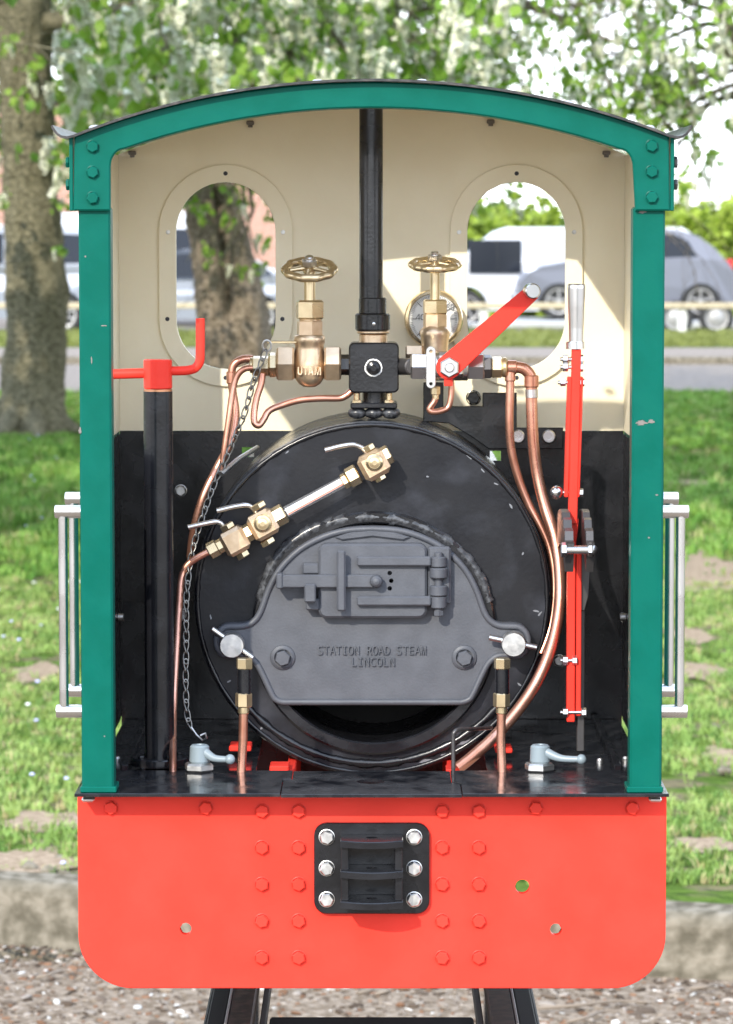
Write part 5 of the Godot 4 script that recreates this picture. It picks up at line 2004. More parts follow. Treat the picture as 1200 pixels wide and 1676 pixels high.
func build_trees():
	var bark := mat("bark", lin(0.17, 0.14, 0.09), 0.95, 0.0, 0.15)
	wear(bark, 1.1, noise_tex(0.02, lin(0.075, 0.068, 0.043), lin(0.22, 0.2, 0.132), 1024, 61, 7, 0.25, 0.75), null, bump_tex(0.05, 512, 62, 8.0, 5), 0.7)
	var bark2 := mat("old_bark", lin(0.2, 0.16, 0.12), 0.95, 0.0, 0.15)
	wear(bark2, 1.0, noise_tex(0.02, lin(0.085, 0.066, 0.048), lin(0.29, 0.24, 0.18), 1024, 63, 7, 0.25, 0.75), null, bump_tex(0.04, 512, 64, 9.0, 5), 0.8)
	var leafm := mat("leaf", Color.WHITE, 0.5, 0.0, 0.25)
	leafm.vertex_color_use_as_albedo = true
	leafm.backlight_enabled = true
	leafm.backlight = lin(0.36, 0.46, 0.12)
	leafm.cull_mode = BaseMaterial3D.CULL_DISABLED
	var flower := mat("blossom", Color.WHITE, 0.8, 0.0, 0.15)
	flower.vertex_color_use_as_albedo = true
	flower.cull_mode = BaseMaterial3D.CULL_DISABLED
	var leaf := leaf_mesh()
	var raceme := raceme_mesh()

	var b1 := on_level(45, 712, 0.04)
	var b2 := on_level(405, 690, 0.03)
	var t1 := thing("bird_cherry_tree", b1, "upright tree with lichen patched brown trunk, white blossom and flared roots", "tree", "flowering trees on the lawn")
	var t2 := thing("bird_cherry_tree", b2, "leaning old tree with a split hollow trunk seen through the cab window", "tree", "flowering trees on the lawn")
	var b3 := Vector3(3.35, 0.04, -21.5)
	var t3 := thing("bird_cherry_tree", b3, "sparsely leaved tree with long bare branches reaching in above the grey car", "tree", "flowering trees on the lawn")
	var d1 := eye.z - b1.z
	var k1 := d1 / FOCAL
	# trunk 1: root flare, swellings
	var p1 := func(px, py): return at(px, py, b1.z)
	var g := trunk_mesh([b1 + Vector3(0, -0.1, 0), p1.call(50, 690), p1.call(52, 640), p1.call(58, 560), p1.call(60, 480), p1.call(56, 400), p1.call(50, 300), p1.call(45, 200), p1.call(40, 100), p1.call(36, 0), p1.call(28, -140), p1.call(20, -300)], [k1 * 78, k1 * 62, k1 * 52, k1 * 48, k1 * 50, k1 * 47, k1 * 43, k1 * 43, k1 * 44, k1 * 46, k1 * 34, k1 * 20], 40, 0.16, 3)
	var tr := part(t1, "trunk", g, bark)
	g = Geo.new()
	for q in [[-0.35, 0.1], [0.32, 0.06], [0.1, 0.34], [-0.12, 0.3]]:
		g.tube(curve([b1 + Vector3(q[0] * 0.4, 0.2, q[1] * 0.4), b1 + Vector3(q[0], 0.06, q[1]), b1 + Vector3(q[0] * 1.7, -0.02, q[1] * 1.7)], 4), [0.12, 0.11, 0.1, 0.085, 0.07, 0.055, 0.045, 0.035, 0.02], 8)
	part(t1, "roots", g, bark)
	# trunk 2: leaning, deeply grooved
	var zt2 := b2.z
	var k2 := (eye.z - zt2) / FOCAL
	var p2 := func(px, py): return at(px, py, zt2)
	g = trunk_mesh([b2 + Vector3(0, -0.1, 0), p2.call(402, 660), p2.call(394, 610), p2.call(387, 560), p2.call(380, 510), p2.call(372, 460), p2.call(362, 410), p2.call(352, 360), p2.call(343, 310), p2.call(334, 255), p2.call(324, 190), p2.call(310, 90), p2.call(296, -40)], [k2 * 78, k2 * 66, k2 * 60, k2 * 60, k2 * 58, k2 * 54, k2 * 50, k2 * 46, k2 * 42, k2 * 34, k2 * 30, k2 * 26, k2 * 18], 56, 0.15, 8, 1.0)
	part(t2, "trunk", g, bark2)
	# trunk 3 outside the picture, its boughs inside
	g = trunk_mesh([b3 + Vector3(0, -0.1, 0), b3 + Vector3(0.02, 0.8, 0), b3 + Vector3(0.0, 1.8, 0), b3 + Vector3(-0.12, 2.8, 0), b3 + Vector3(-0.3, 3.8, 0.1), b3 + Vector3(-0.5, 5.0, 0.2)], [0.26, 0.2, 0.18, 0.15, 0.12, 0.06], 28, 0.14, 12)
	part(t3, "trunk", g, bark)

	# limbs and twigs
	var tips1 := []
	var tips2 := []
	var tips3 := []
	var lg := Geo.new()
	for q in [[30, 20, Vector3(-0.6, 0.6, 0.3), 2.6, 0.1], [40, 40, Vector3(0.9, 0.35, 0.4), 3.0, 0.09], [28, -120, Vector3(0.7, 0.5, -0.4), 2.6, 0.09], [30, -80, Vector3(-0.3, 0.4, -0.8), 2.6, 0.08], [24, -200, Vector3(0.3, 0.6, 0.8), 2.4, 0.08], [44, 96, Vector3(-0.9, 0.25, 0.1), 2.2, 0.05]]:
		branch(lg, p1.call(q[0], q[1]), q[2], q[3], q[4], 3, tips1, 0.35)
	part(t1, "limbs", lg, bark)
	lg = Geo.new()
	for q in [[330, 230, Vector3(0.8, 0.7, 0.3), 2.6, 0.1], [318, 140, Vector3(-0.7, 0.7, 0.2), 2.4, 0.08], [312, 100, Vector3(0.9, 0.5, -0.5), 3.2, 0.09], [305, 40, Vector3(1.0, 0.25, 0.4), 3.6, 0.09], [300, 0, Vector3(0.2, 0.6, -0.8), 2.6, 0.08], [298, -20, Vector3(0.9, 0.5, 0.7), 3.2, 0.07]]:
		branch(lg, p2.call(q[0], q[1]), q[2], q[3], q[4], 3, tips2, 0.35)
	part(t2, "limbs", lg, bark2)
	lg = Geo.new()
	var zb := b3.z
	var bough := curve([b3 + Vector3(-0.1, 2.55, 0), at(1215, 100, zb), at(1195, 55, zb), at(1180, 15, zb), at(1160, -60, zb), at(1120, -160, zb)], 5)
	var br := []
	for i in bough.size():
		br.append(lerpf(0.085, 0.03, float(i) / (bough.size() - 1)))
	lg.tube(bough, br, 10, false)
	for q in [[[1205, 150], [1160, 170], [1120, 190], [1075, 215], [1030, 235]], [[1215, 135], [1170, 150], [1110, 180], [1040, 205], [985, 215]], [[1190, 45], [1150, 40], [1085, 65], [1020, 85], [955, 92]], [[1210, 60], [1150, 80], [1130, 30], [1080, 15], [1020, 5]], [[1225, 160], [1170, 165], [1130, 210], [1105, 250], [1085, 290]], [[1180, 20], [1130, 5], [1080, -10], [1010, 20], [960, 40]], [[1230, 110], [1180, 120], [1125, 140], [1090, 150], [1050, 160]]]:
		var pts := []
		var rad := []
		for i in q.size():
			pts.append(at(q[i][0], q[i][1], zb + rng.randf_range(-0.25, 0.25)))
		pts = curve(pts, 5)
		for i in pts.size():
			rad.append(lerpf(0.024, 0.006, float(i) / (pts.size() - 1)))
			if i > 3 and i % 2 == 0:
				branch(lg, pts[i], Vector3(rng.randf_range(-1.0, 0.1), rng.randf_range(-0.6, 0.7), rng.randf_range(-0.5, 0.5)), rng.randf_range(0.25, 0.6), 0.006, 1, tips3, 0.1)
		lg.tube(pts, rad, 6, false)
	for q in 4:
		branch(lg, b3 + Vector3(-0.2, 3.0 + q * 0.35, 0), Vector3(rng.randf_range(-1.0, 1.0), 0.6, rng.randf_range(-0.8, 0.8)), 2.4, 0.07, 3, tips3, 0.2)
	part(t3, "boughs", lg, bark)

	# foliage: leaves gathered in clumps and along the twigs
	var n3 := FastNoiseLite.new()
	n3.seed = 77
	n3.frequency = 0.9
	n3.fractal_octaves = 2
	var lx := [[], [], []]
	var lc := [[], [], []]
	var fx := [[], [], []]
	var fc := [[], [], []]
	var add_leaf := func(t: int, p: Vector3, size: float):
		var bs := Basis(Vector3.UP, rng.randf() * TAU) * Basis(Vector3.RIGHT, rng.randf_range(-1.0, 0.9)) * Basis(Vector3.BACK, rng.randf_range(-0.7, 0.7))
		lx[t].append(Transform3D(bs * Basis.from_scale(Vector3.ONE * size), p))
		var k := rng.randf()
		lc[t].append(Color(lerpf(0.13, 0.26, k), lerpf(0.25, 0.38, k), lerpf(0.035, 0.07, k)))
	var add_flower := func(t: int, p: Vector3, size: float):
		var bs := Basis(Vector3.UP, rng.randf() * TAU) * Basis(Vector3.RIGHT, rng.randf_range(-0.5, 0.5))
		fx[t].append(Transform3D(bs * Basis.from_scale(Vector3(size * 1.15, size, size * 1.15)), p))
		var k := rng.randf_range(0.85, 1.05)
		fc[t].append(Color(0.74 * k, 0.75 * k, 0.6 * k))
	var made := 0
	for i in 400000:
		var x := rng.randf_range(-4.6, 4.4)
		var z := -rng.randf_range(18.5, 30.0)
		var dd := eye.z - z
		var y := rng.randf_range(1.9, 5.4)
		var px := 608.0 + x / dd * FOCAL
		var hang := 0.021 if px < 290.0 else (0.029 if px < 930.0 else 0.024)
		var low := 1.6 + dd * (hang + 0.006 * n3.get_noise_2d(x * 1.5, z) + 0.003 * sin(x * 3.0))     # the ragged underside of the crowns
		if y < low:
			continue
		var dens := n3.get_noise_3d(x * 1.5, y * 1.7, z * 1.1)
		var need := 0.05 if px < 560 else lerpf(0.05, 0.75, clampf((px - 640) / 400.0, 0, 1))
		if px < 105.0:
			need += 0.55 if z > b1.z - 1.5 else 0.15
		if dens < need:
			continue
		var t := 0 if x < -1.9 else (1 if x < 1.3 else 2)
		add_leaf.call(t, Vector3(x, y, z), rng.randf_range(0.07, 0.13))
		if rng.randf() < 0.21:
			add_flower.call(t, Vector3(x, y, z), rng.randf_range(0.15, 0.24))
		made += 1
		if made > 11000:
			break
	for q in [[tips3, 2, 2], [tips1, 0, 1], [tips2, 1, 1]]:
		for p in q[0]:
			var ok: bool = p.y > 1.6 + (eye.z - p.z) * 0.004 and (q[1] == 2 or p.x / (eye.z - p.z) * FOCAL < 250.0)
			if ok and (q[1] != 0 or p.x / (eye.z - p.z) * FOCAL > -500.0 or p.z < b1.z - 0.8):
				for k in q[2]:
					if rng.randf() < (0.4 if q[1] == 2 else 0.75):
						add_leaf.call(q[1], p + Vector3(rng.randf_range(-0.06, 0.06), rng.randf_range(-0.06, 0.06), rng.randf_range(-0.06, 0.06)), rng.randf_range(0.04, 0.08))
				if rng.randf() < 0.12:
					add_flower.call(q[1], p, rng.randf_range(0.08, 0.12))
	# sprays that hang lower, near the trunks and in front of the cab window's view
	for q in [[330, 345, 20, 30], [352, 420, 16, 14], [340, 408, 10, 18], [395, 320, 24, 34], [372, 355, 14, 20], [432, 390, 14, 16], [425, 440, 14, 16], [395, 440, 12, 14], [300, 330, 10, 12], [445, 350, 10, 14], [95, 255, 18, 20], [108, 235, 20, 18], [90, 325, 12, 10], [100, 405, 9, 16], [8, 320, 16, 14], [112, 290, 10, 16], [30, 150, 24, 22], [50, 105, 20, 20], [20, 60, 24, 22], [1160, 250, 12, 16], [1195, 200, 10, 18], [1120, 275, 12, 10], [1170, 262, 10, 8], [1030, 120, 30, 20], [960, 130, 30, 30], [1005, 165, 26, 14]]:
		var t := 0 if q[0] < 200 else (1 if q[0] < 600 else 2)
		var zz: float = b1.z + 0.7 if t == 0 else (zt2 + 0.6 if t == 1 else zb + 0.3)
		for k in int(q[3] * 0.9):
			var p := at(q[0] + rng.randfn(0, q[2] * 0.5), q[1] + rng.randfn(0, q[2] * 0.5), zz + rng.randf_range(-0.2, 0.2))
			add_leaf.call(t, p, rng.randf_range(0.045, 0.085))
			if rng.randf() < 0.06:
				add_flower.call(t, p, rng.randf_range(0.08, 0.12))
	# a tree outside the picture whose crown shades the far lawn
	var b4 := Vector3(-5.2, 0.08, -13.5)
	var t4 := thing("bird_cherry_tree", b4, "broad tree whose crown shades the lawn, its trunk clear of the tracks", "tree", "flowering trees on the lawn")
	g = trunk_mesh([b4 + Vector3(0, -0.1, 0), b4 + Vector3(0, 1.2, 0), b4 + Vector3(0.1, 2.6, 0), b4 + Vector3(0.3, 4.2, 0), b4 + Vector3(0.4, 5.6, 0)], [0.3, 0.22, 0.2, 0.15, 0.06], 24, 0.14, 22)
	part(t4, "trunk", g, bark)
	lg = Geo.new()
	var tips4 := []
	for k in 9:
		var a := TAU * k / 9.0
		branch(lg, b4 + Vector3(0.15, 3.0 + 0.1 * k, 0), Vector3(cos(a), 0.12, sin(a)), 3.4, 0.09, 3, tips4, 0.05)
	part(t4, "limbs", lg, bark)
	var x4 := []
	var c4 := []
	for p in tips4:
		if p.y < 1.75 + (eye.z - p.z) * 0.074 or p.y > 4.7:
			continue
		for k in 4:
			x4.append(Transform3D(Basis(Vector3.UP, rng.randf() * TAU) * Basis(Vector3.RIGHT, rng.randf_range(-1.0, 0.9)) * Basis.from_scale(Vector3.ONE * rng.randf_range(0.12, 0.2)), p + Vector3(rng.randf_range(-0.15, 0.15), rng.randf_range(-0.15, 0.15), rng.randf_range(-0.15, 0.15))))
			c4.append(Color(0.16, 0.3, 0.05))
	scatter(t4, "crown", leaf, leafm, x4, c4)
	for k in 3:
		var tree: Node3D = [t1, t2, t3][k]
		scatter(tree, "crown", leaf, leafm, lx[k], lc[k])
		scatter(tree, "blossom", raceme, flower, fx[k], fc[k])

func bush(p: Vector3, w: float, h: float, d: float, count: int, label: String, leaf: Mesh, m: Material, bark: Material, tone: Color):
	var t := thing("hawthorn_bush", p, label, "bush", "bushes beyond the car park")
	var g := Geo.new()
	for k in 7:
		var a := rng.randf() * TAU
		var e := p + Vector3(cos(a) * w * 0.3, h * rng.randf_range(0.5, 0.8), sin(a) * d * 0.3)
		g.tube(curve([p, p.lerp(e, 0.5) + Vector3(rng.randf_range(-0.2, 0.2), 0, rng.randf_range(-0.2, 0.2)), e], 3), [0.06, 0.055, 0.05, 0.04, 0.035, 0.03, 0.02], 6, false)
	part(t, "stems", g, bark)
	var f := FastNoiseLite.new()
	f.seed = int(w * 100 + h * 7)
	f.frequency = 0.55
	f.fractal_octaves = 3
	var xs := []
	var cs := []
	var tries := 0
	while xs.size() < count and tries < count * 14:
		tries += 1
		var dir := Vector3(rng.randf_range(-1, 1), rng.randf_range(-0.15, 1), rng.randf_range(-1, 1))
		if dir.length() > 1.0 or dir.length() < 0.05:
			continue
		var rr := pow(rng.randf(), 0.35)
		dir = dir.normalized()
		var lump := 1.0 + 0.3 * f.get_noise_3d(dir.x * 5.0, dir.y * 5.0, dir.z * 5.0)
		var q := p + Vector3(dir.x * w, maxf(0.05, dir.y * h), dir.z * d) * rr * lump
		if f.get_noise_3d(q.x * 2.2, q.y * 2.6, q.z * 2.2) < -0.12:
			continue
		var s := rng.randf_range(0.1, 0.2)
		xs.append(Transform3D(Basis(Vector3.UP, rng.randf() * TAU) * Basis(Vector3.RIGHT, rng.randf_range(-1.2, 1.2)) * Basis.from_scale(Vector3.ONE * s), q))
		cs.append(tone * rng.randf_range(0.7, 1.25))
	scatter(t, "foliage", leaf, m, xs, cs)

# ------------------------------------------------------------------ vehicles
# a skin over a side outline: half width at each height; local x along the car (front = -x), y up
func slab(poly: PackedVector2Array, half: Callable) -> Geo:
	var g := Geo.new()
	if Geometry2D.is_polygon_clockwise(poly):
		poly.reverse()
	var idx := Geometry2D.triangulate_polygon(poly)
	for s in [-1.0, 1.0]:
		for k in range(0, idx.size(), 3):
			var q := []
			for j in 3:
				var p := poly[idx[k + j]]
				q.append(Vector3(p.x, p.y, s * half.call(p.x, p.y)))
			g.facet(q[0], q[1], q[2], Vector3(0, 0, s))
	for i in poly.size():
		var a := poly[i]
		var b := poly[(i + 1) % poly.size()]
		var n := Vector3((b - a).y, -(b - a).x, 0).normalized()
		var wa: float = half.call(a.x, a.y)
		var wb: float = half.call(b.x, b.y)
		g.quad(Vector3(a.x, a.y, -wa), Vector3(b.x, b.y, -wb), Vector3(b.x, b.y, wb), Vector3(a.x, a.y, wa), n)
	return g

func wheel(parent: Node3D, p: Vector3, r: float, side: float, spokes: int, rim_m: Material):
	var g := Geo.new()
	var w := 0.2
	g.lathe(p - Vector3(0, 0, side * w), Vector3(0, 0, side), [[r * 0.62, 0.0], [r * 0.9, 0.0], [r, 0.03], [r, w - 0.03], [r * 0.93, w], [r * 0.68, w], [r * 0.66, w - 0.03]], 32)
	var ty := part(parent, "wheel", g, mats.tyre, Transform3D(), true)
	g = Geo.new()
	g.lathe(p + Vector3(0, 0, -side * 0.05), Vector3(0, 0, side), [[r * 0.68, 0.045], [r * 0.6, 0.04], [r * 0.58, 0.0], [r * 0.1, 0.0]], 28)
	part(ty, "rim", g, mats.tyre if spokes > 0 else rim_m, Transform3D(), true)
	if spokes > 0:
		g = Geo.new()
		g.lathe(p + Vector3(0, 0, -side * 0.04), Vector3(0, 0, side), [[r * 0.69, 0.0], [r * 0.69, 0.042], [r * 0.6, 0.036], [r * 0.6, 0.0]], 28)
		for k in spokes:
			var t := TAU * k / spokes + 0.3
			g.box(p + Vector3(cos(t) * r * 0.36, sin(t) * r * 0.36, -side * 0.02), Vector3(r * 0.55, r * 0.11, 0.03), 0.006, Basis(Vector3.BACK, t))
		g.rod(p + Vector3(0, 0, -side * 0.04), p + Vector3(0, 0, side * 0.002), r * 0.14, 16)
		part(ty, "spokes", g, rim_m, Transform3D(), true)
	else:
		g = Geo.new()
		g.lathe(p + Vector3(0, 0, -side * 0.04), Vector3(0, 0, side), [[r * 0.5, 0.0], [r * 0.45, 0.02], [r * 0.22, 0.035], [r * 0.2, 0.05], [0, 0.055]], 24)
		part(ty, "hub", g, rim_m, Transform3D(), true)

func arches(front: float, back: float, r: float, y0: float, list: Array) -> PackedVector2Array:
	# outline of a body: list is the top from front to back, then the sill with two wheel arches
	var out := PackedVector2Array()
	for p in list:
		out.append(Vector2(p[0], p[1]))
	for c in [back, front]:
		for k in 11:
			var t := PI * k / 10.0
			out.append(Vector2(c + cos(t) * r, y0 + maxf(0.0, sin(t) * r * 1.12)))
	return out

# shift: profile points [x, y] in metres, front of the car at -x
func car(p: Vector3, label: String, category: String, called: String, body: Array, cabin: Array, panes: Array, wheels: Array, wr: float, sill: float, hw: float, paint: Material, spokes: int, rim_m: Material, extra := {}, turn := 0.0):
	var t := thing(called, p, label, category, "vehicles in the car park", turn)
	var waist: float = cabin[0][1]
	var low := func(x: float, y: float) -> float:
		var e := clampf((absf(x) - 1.2) / 1.0, 0.0, 1.0)
		return hw * (1.0 - 0.06 * absf(y - waist * 0.8) / waist - 0.1 * e * e)
	var up := func(x: float, y: float) -> float:
		return hw * (0.965 - 0.2 * (y - waist)) * (1.0 - 0.03 * maxf(0.0, absf(x) - 1.2))
	var bo := part(t, "body", slab(arches(wheels[0], wheels[1], wr * 1.16, sill, body), low), paint, Transform3D(), true)
	var cp := PackedVector2Array()
	for q in cabin:
		cp.append(Vector2(q[0], q[1]))
	var cab := part(t, "cabin", slab(cp, up), extra.get("cabin_paint", paint), Transform3D(), true)
	for pane in panes:
		var g := Geo.new()
		var pp := PackedVector2Array()
		for q in pane:
			pp.append(Vector2(q[0], q[1]))
		for s in [-1.0, 1.0]:
			var idx := Geometry2D.triangulate_polygon(pp)
			for k in range(0, idx.size(), 3):
				var v3 := []
				for j in 3:
					var v := pp[idx[k + j]]
					v3.append(Vector3(v.x, v.y, s * ((up if v.y >= waist - 0.001 else low).call(v.x, v.y) + 0.006)))
				g.facet(v3[0], v3[1], v3[2], Vector3(0, 0, s))
			for i in pp.size():
				var a := pp[i]
				var b := pp[(i + 1) % pp.size()]
				var wa: float = up.call(a.x, a.y)
				var wb: float = up.call(b.x, b.y)
				g.quad(Vector3(a.x, a.y, s * (wa - 0.01)), Vector3(b.x, b.y, s * (wb - 0.01)), Vector3(b.x, b.y, s * (wb + 0.006)), Vector3(a.x, a.y, s * (wa + 0.006)), Vector3(0, 0, s))
		part(t, "side_window", g, mats.car_glass, Transform3D(), true)
	for x in wheels:
		for s in [-1.0, 1.0]:
			wheel(t, Vector3(x, wr, s * (hw * 0.97)), wr, s, spokes, rim_m)
	for q in extra.get("bits", []):
		# [name, x0, y0, x1, y1, inset from side, thickness, material]
		for s in [-1.0, 1.0]:
			var g := Geo.new()
			g.box(Vector3((q[1] + q[3]) / 2, (q[2] + q[4]) / 2, s * (hw + q[5])), Vector3(absf(q[3] - q[1]), absf(q[4] - q[2]), q[6]), 0.012)
			part(t, q[0], g, mats[q[7]], Transform3D(), true)
	for q in extra.get("across", []):
		var g := Geo.new()
		g.box(Vector3((q[1] + q[3]) / 2, (q[2] + q[4]) / 2, 0), Vector3(absf(q[3] - q[1]), absf(q[4] - q[2]), q[5] * 2.0), q[6])
		part(t, q[0], g, mats[q[7]], Transform3D(), true)
	for q in extra.get("lamps", []):
		for s in [-1.0, 1.0]:
			var g := Geo.new()
			g.lathe(Vector3(q[0], q[1], s * q[2]), Vector3(q[3], 0.1, s * q[4]), [[q[5], -0.05], [q[5], 0.0], [q[5] * 0.85, 0.025], [q[5] * 0.4, 0.04], [0, 0.045]], 20)
			part(t, "headlight", g, mats.lamp_glass, Transform3D(), true)
	return t

func build_background():
	var m := mat("silver_paint", lin(0.3, 0.32, 0.37), 0.3, 0.3)
	m.clearcoat_enabled = false
	m = mat("grey_paint", lin(0.17, 0.178, 0.215), 0.32, 0.3)
	m.clearcoat_enabled = false
	m = mat("white_paint", lin(0.6, 0.62, 0.66), 0.3)
	m.clearcoat_enabled = false
	m = mat("dark_blue_paint", lin(0.03, 0.04, 0.06), 0.25)
	mat("car_glass", lin(0.015, 0.018, 0.025), 0.08, 0.0, 0.38)
	mat("tyre", lin(0.025, 0.025, 0.026), 0.8)
	mat("alloy", lin(0.36, 0.355, 0.35), 0.4, 0.3)
	mat("lamp_glass", lin(0.85, 0.86, 0.88), 0.12)
	mat("trim_black", lin(0.03, 0.03, 0.032), 0.5)
	mat("tail_red", lin(0.5, 0.03, 0.03), 0.25)
	var wood := mat("fence_wood", lin(0.5, 0.4, 0.24), 0.85, 0.0, 0.15)
	wear(wood, 2.0, noise_tex(0.03, lin(0.36, 0.3, 0.2), lin(0.48, 0.42, 0.3), 512, 71, 5))
	var post_m := mat("fence_post_paint", lin(0.6, 0.6, 0.56), 0.8)

	# knee rail fence along the verge
	var zf := -51.4
	var gy := 0.004
	var fence := thing("knee_rail_fence", Vector3(0, 0, zf), "low timber knee rail fence on short posts along the verge", "fence")
	var ry := at(608, 500, zf).y
	for k in range(-5, 7):
		var x := at(792, 520, zf).x + k * 3.1
		var g := Geo.new()
		g.box(Vector3(x, (ry + gy) / 2 - 0.03, zf), Vector3(0.13, ry - gy, 0.13), 0.012)
		part(fence, "post", g, post_m)
		g = Geo.new()
		g.box(Vector3(x + 1.55, ry, zf + 0.1), Vector3(3.094, 0.095, 0.07), 0.012)
		part(fence, "rail", g, wood)

	# small grey hatchback on a trailer (front towards the left)
	var zc := -54.2
	var cs := (eye.z - zc) / FOCAL
	var xm := at(1022, 500, zc).x
	var bed := at(608, 521, zc).y
	car(Vector3(xm, bed, zc), "small grey rounded hatchback car standing on a twin axle trailer", "car", "grey_hatchback",
		[[-1.77, 0.3], [-1.79, 0.45], [-1.74, 0.62], [-1.62, 0.76], [-1.4, 0.86], [-1.1, 0.92], [-0.85, 0.95], [1.3, 0.98], [1.6, 0.95], [1.74, 0.75], [1.77, 0.5], [1.73, 0.25]],
		[[-0.95, 0.94], [-0.7, 1.12], [-0.42, 1.33], [-0.2, 1.42], [0.15, 1.475], [0.55, 1.48], [0.9, 1.43], [1.15, 1.34], [1.4, 1.16], [1.58, 0.96]],
		[[[-0.75, 0.99], [-0.5, 1.2], [-0.28, 1.36], [0.25, 1.39], [0.27, 0.99]], [[0.36, 0.99], [0.36, 1.39], [0.75, 1.38], [0.98, 1.26], [1.12, 1.02]]],
		[-1.12, 1.18], 0.3, 0.2, 0.81, mats.grey_paint, 5, mats.alloy,
		{"bits": [["door_handle", 0.1, 0.86, 0.28, 0.9, -0.005, 0.03, "lamp_glass"], ["door_seam", 0.31, 0.32, 0.325, 0.95, -0.012, 0.03, "trim_black"], ["door_seam", -0.72, 0.32, -0.705, 0.93, -0.014, 0.03, "trim_black"], ["sill_trim", -0.8, 0.24, 0.86, 0.29, -0.03, 0.04, "trim_black"], ["tail_light", 1.6, 0.8, 1.72, 0.98, -0.1, 0.04, "tail_red"]], "across": [["front_bumper", -1.86, 0.3, -1.72, 0.42, 0.66, 0.03, "alloy"], ["rear_bumper", 1.72, 0.3, 1.84, 0.45, 0.68, 0.03, "grey_paint"]], "lamps": [[-1.55, 0.72, 0.56, -0.85, 0.5, 0.13], [-1.68, 0.5, 0.56, -0.9, 0.4, 0.08]]}, 0.0)
	var tl := thing("car_trailer", Vector3(xm, -0.06, zc), "low twin axle car trailer carrying the grey hatchback", "trailer", "vehicles in the car park")
	var g := Geo.new()
	g.box(Vector3(0, bed + 0.06 - 0.05, 0), Vector3(4.0, 0.09, 1.85), 0.01)
	part(tl, "bed", g, mats.zinc, Transform3D(), true)
	var wx := at(1163, 520, zc).x - xm
	for dx in [wx, wx - 0.66]:
		for s in [-1.0, 1.0]:
			wheel(tl, Vector3(dx, 0.28, s * 1.05), 0.28, s, 0, mats.alloy)
	for s in [-1.0, 1.0]:
		g = Geo.new()
		g.box(Vector3(0, bed - 0.02, s * 0.96), Vector3(4.0, 0.1, 0.06), 0.01)
		part(tl, "side_rail", g, mats.zinc, Transform3D(), true)
	g = Geo.new()
	g.box(Vector3(-2.6, bed - 0.05, 0), Vector3(1.4, 0.08, 0.1), 0.01)
	part(tl, "drawbar", g, mats.zinc, Transform3D(), true)

	# white van behind, with one dark side window
	var zv := -58.5
	var xv := at(905, 450, zv).x
	var yv := at(608, 372, zv).y + 0.06
	car(Vector3(xv, -0.06, zv), "white panel van with one dark rear side window behind the hatchback", "van", "white_van",
		[[-2.5, 0.35], [-2.52, 0.7], [-2.4, 0.98], [-1.75, 1.12], [-1.7, 1.13], [2.4, 1.13], [2.45, 0.6], [2.42, 0.35]],
		[[-1.75, 1.12], [-1.05, yv - 0.08], [-0.8, yv], [2.2, yv], [2.36, yv - 0.1], [2.42, 1.12]],
		[],
		[-1.55, 1.5], 0.33, 0.3, 0.95, mats.white_paint, 5, mats.alloy,
		{"across": [["front_bumper", -2.6, 0.35, -2.45, 0.6, 0.85, 0.03, "trim_black"]], "bits": [["side_glass", (766.0 - 905.0) * 0.01084, yv - 0.8, (850.0 - 905.0) * 0.01084, yv - 0.22, -0.06, 0.06, "car_glass"]]}, 0.0)

	# silver estate on the left
	var zs := -53.8
	var xs2 := at(-20, 500, zs).x
	car(Vector3(xs2, -0.06, zs), "silver estate car with pale roof rail and spoked wheels behind the upright tree", "car", "silver_estate",
		[[-2.3, 0.35], [-2.3, 0.75], [-2.1, 0.95], [-1.2, 1.08], [-0.9, 1.12], [2.0, 1.15], [2.2, 1.0], [2.28, 0.5], [2.2, 0.3]],
		[[-1.05, 1.11], [-0.55, 1.5], [-0.2, 1.68], [0.4, 1.74], [1.6, 1.72], [1.9, 1.6], [2.12, 1.12]],
		[[[-0.8, 1.16], [-0.4, 1.48], [-0.15, 1.62], [0.35, 1.65], [0.35, 1.16]], [[0.42, 1.16], [0.42, 1.65], [1.15, 1.64], [1.15, 1.16]], [[1.22, 1.16], [1.22, 1.64], [1.6, 1.62], [1.8, 1.5], [1.92, 1.17]]],
		[-1.4, 1.28], 0.35, 0.28, 0.9, mats.silver_paint, 9, mats.alloy,
		{"bits": [["roof_rail", -0.2, 1.74, 1.7, 1.78, -0.2, 0.04, "white_paint"], ["door_handle", 1.0, 0.98, 1.2, 1.02, -0.01, 0.03, "silver_paint"]], "across": [["rear_bumper", 2.2, 0.35, 2.36, 0.6, 0.8, 0.03, "silver_paint"]]}, 0.0)
	# silver saloon bonnet and white van seen left and right of the leaning trunk
	var zw := -59.5
	car(Vector3(at(232, 450, zw).x, -0.06, zw), "plain white high van parked behind the leaning tree", "van", "white_van",
		[[2.5, 0.35], [2.52, 0.7], [2.4, 0.98], [1.75, 1.12], [1.7, 1.13], [-2.4, 1.13], [-2.45, 0.6], [-2.42, 0.35]],
		[[1.75, 1.12], [1.15, 1.85], [0.9, 2.0], [-2.2, 2.0], [-2.36, 1.9], [-2.42, 1.12]],
		[[[1.5, 1.2], [1.05, 1.72], [0.4, 1.72], [0.4, 1.2]]],
		[-1.55, 1.5], 0.33, 0.3, 0.95, mats.white_paint, 5, mats.alloy, {"bits": [["tail_light", 0.72, 0.95, 0.82, 1.25, 0.0, 0.04, "tail_red"]]}, 0.0)
	var zh := -54.4
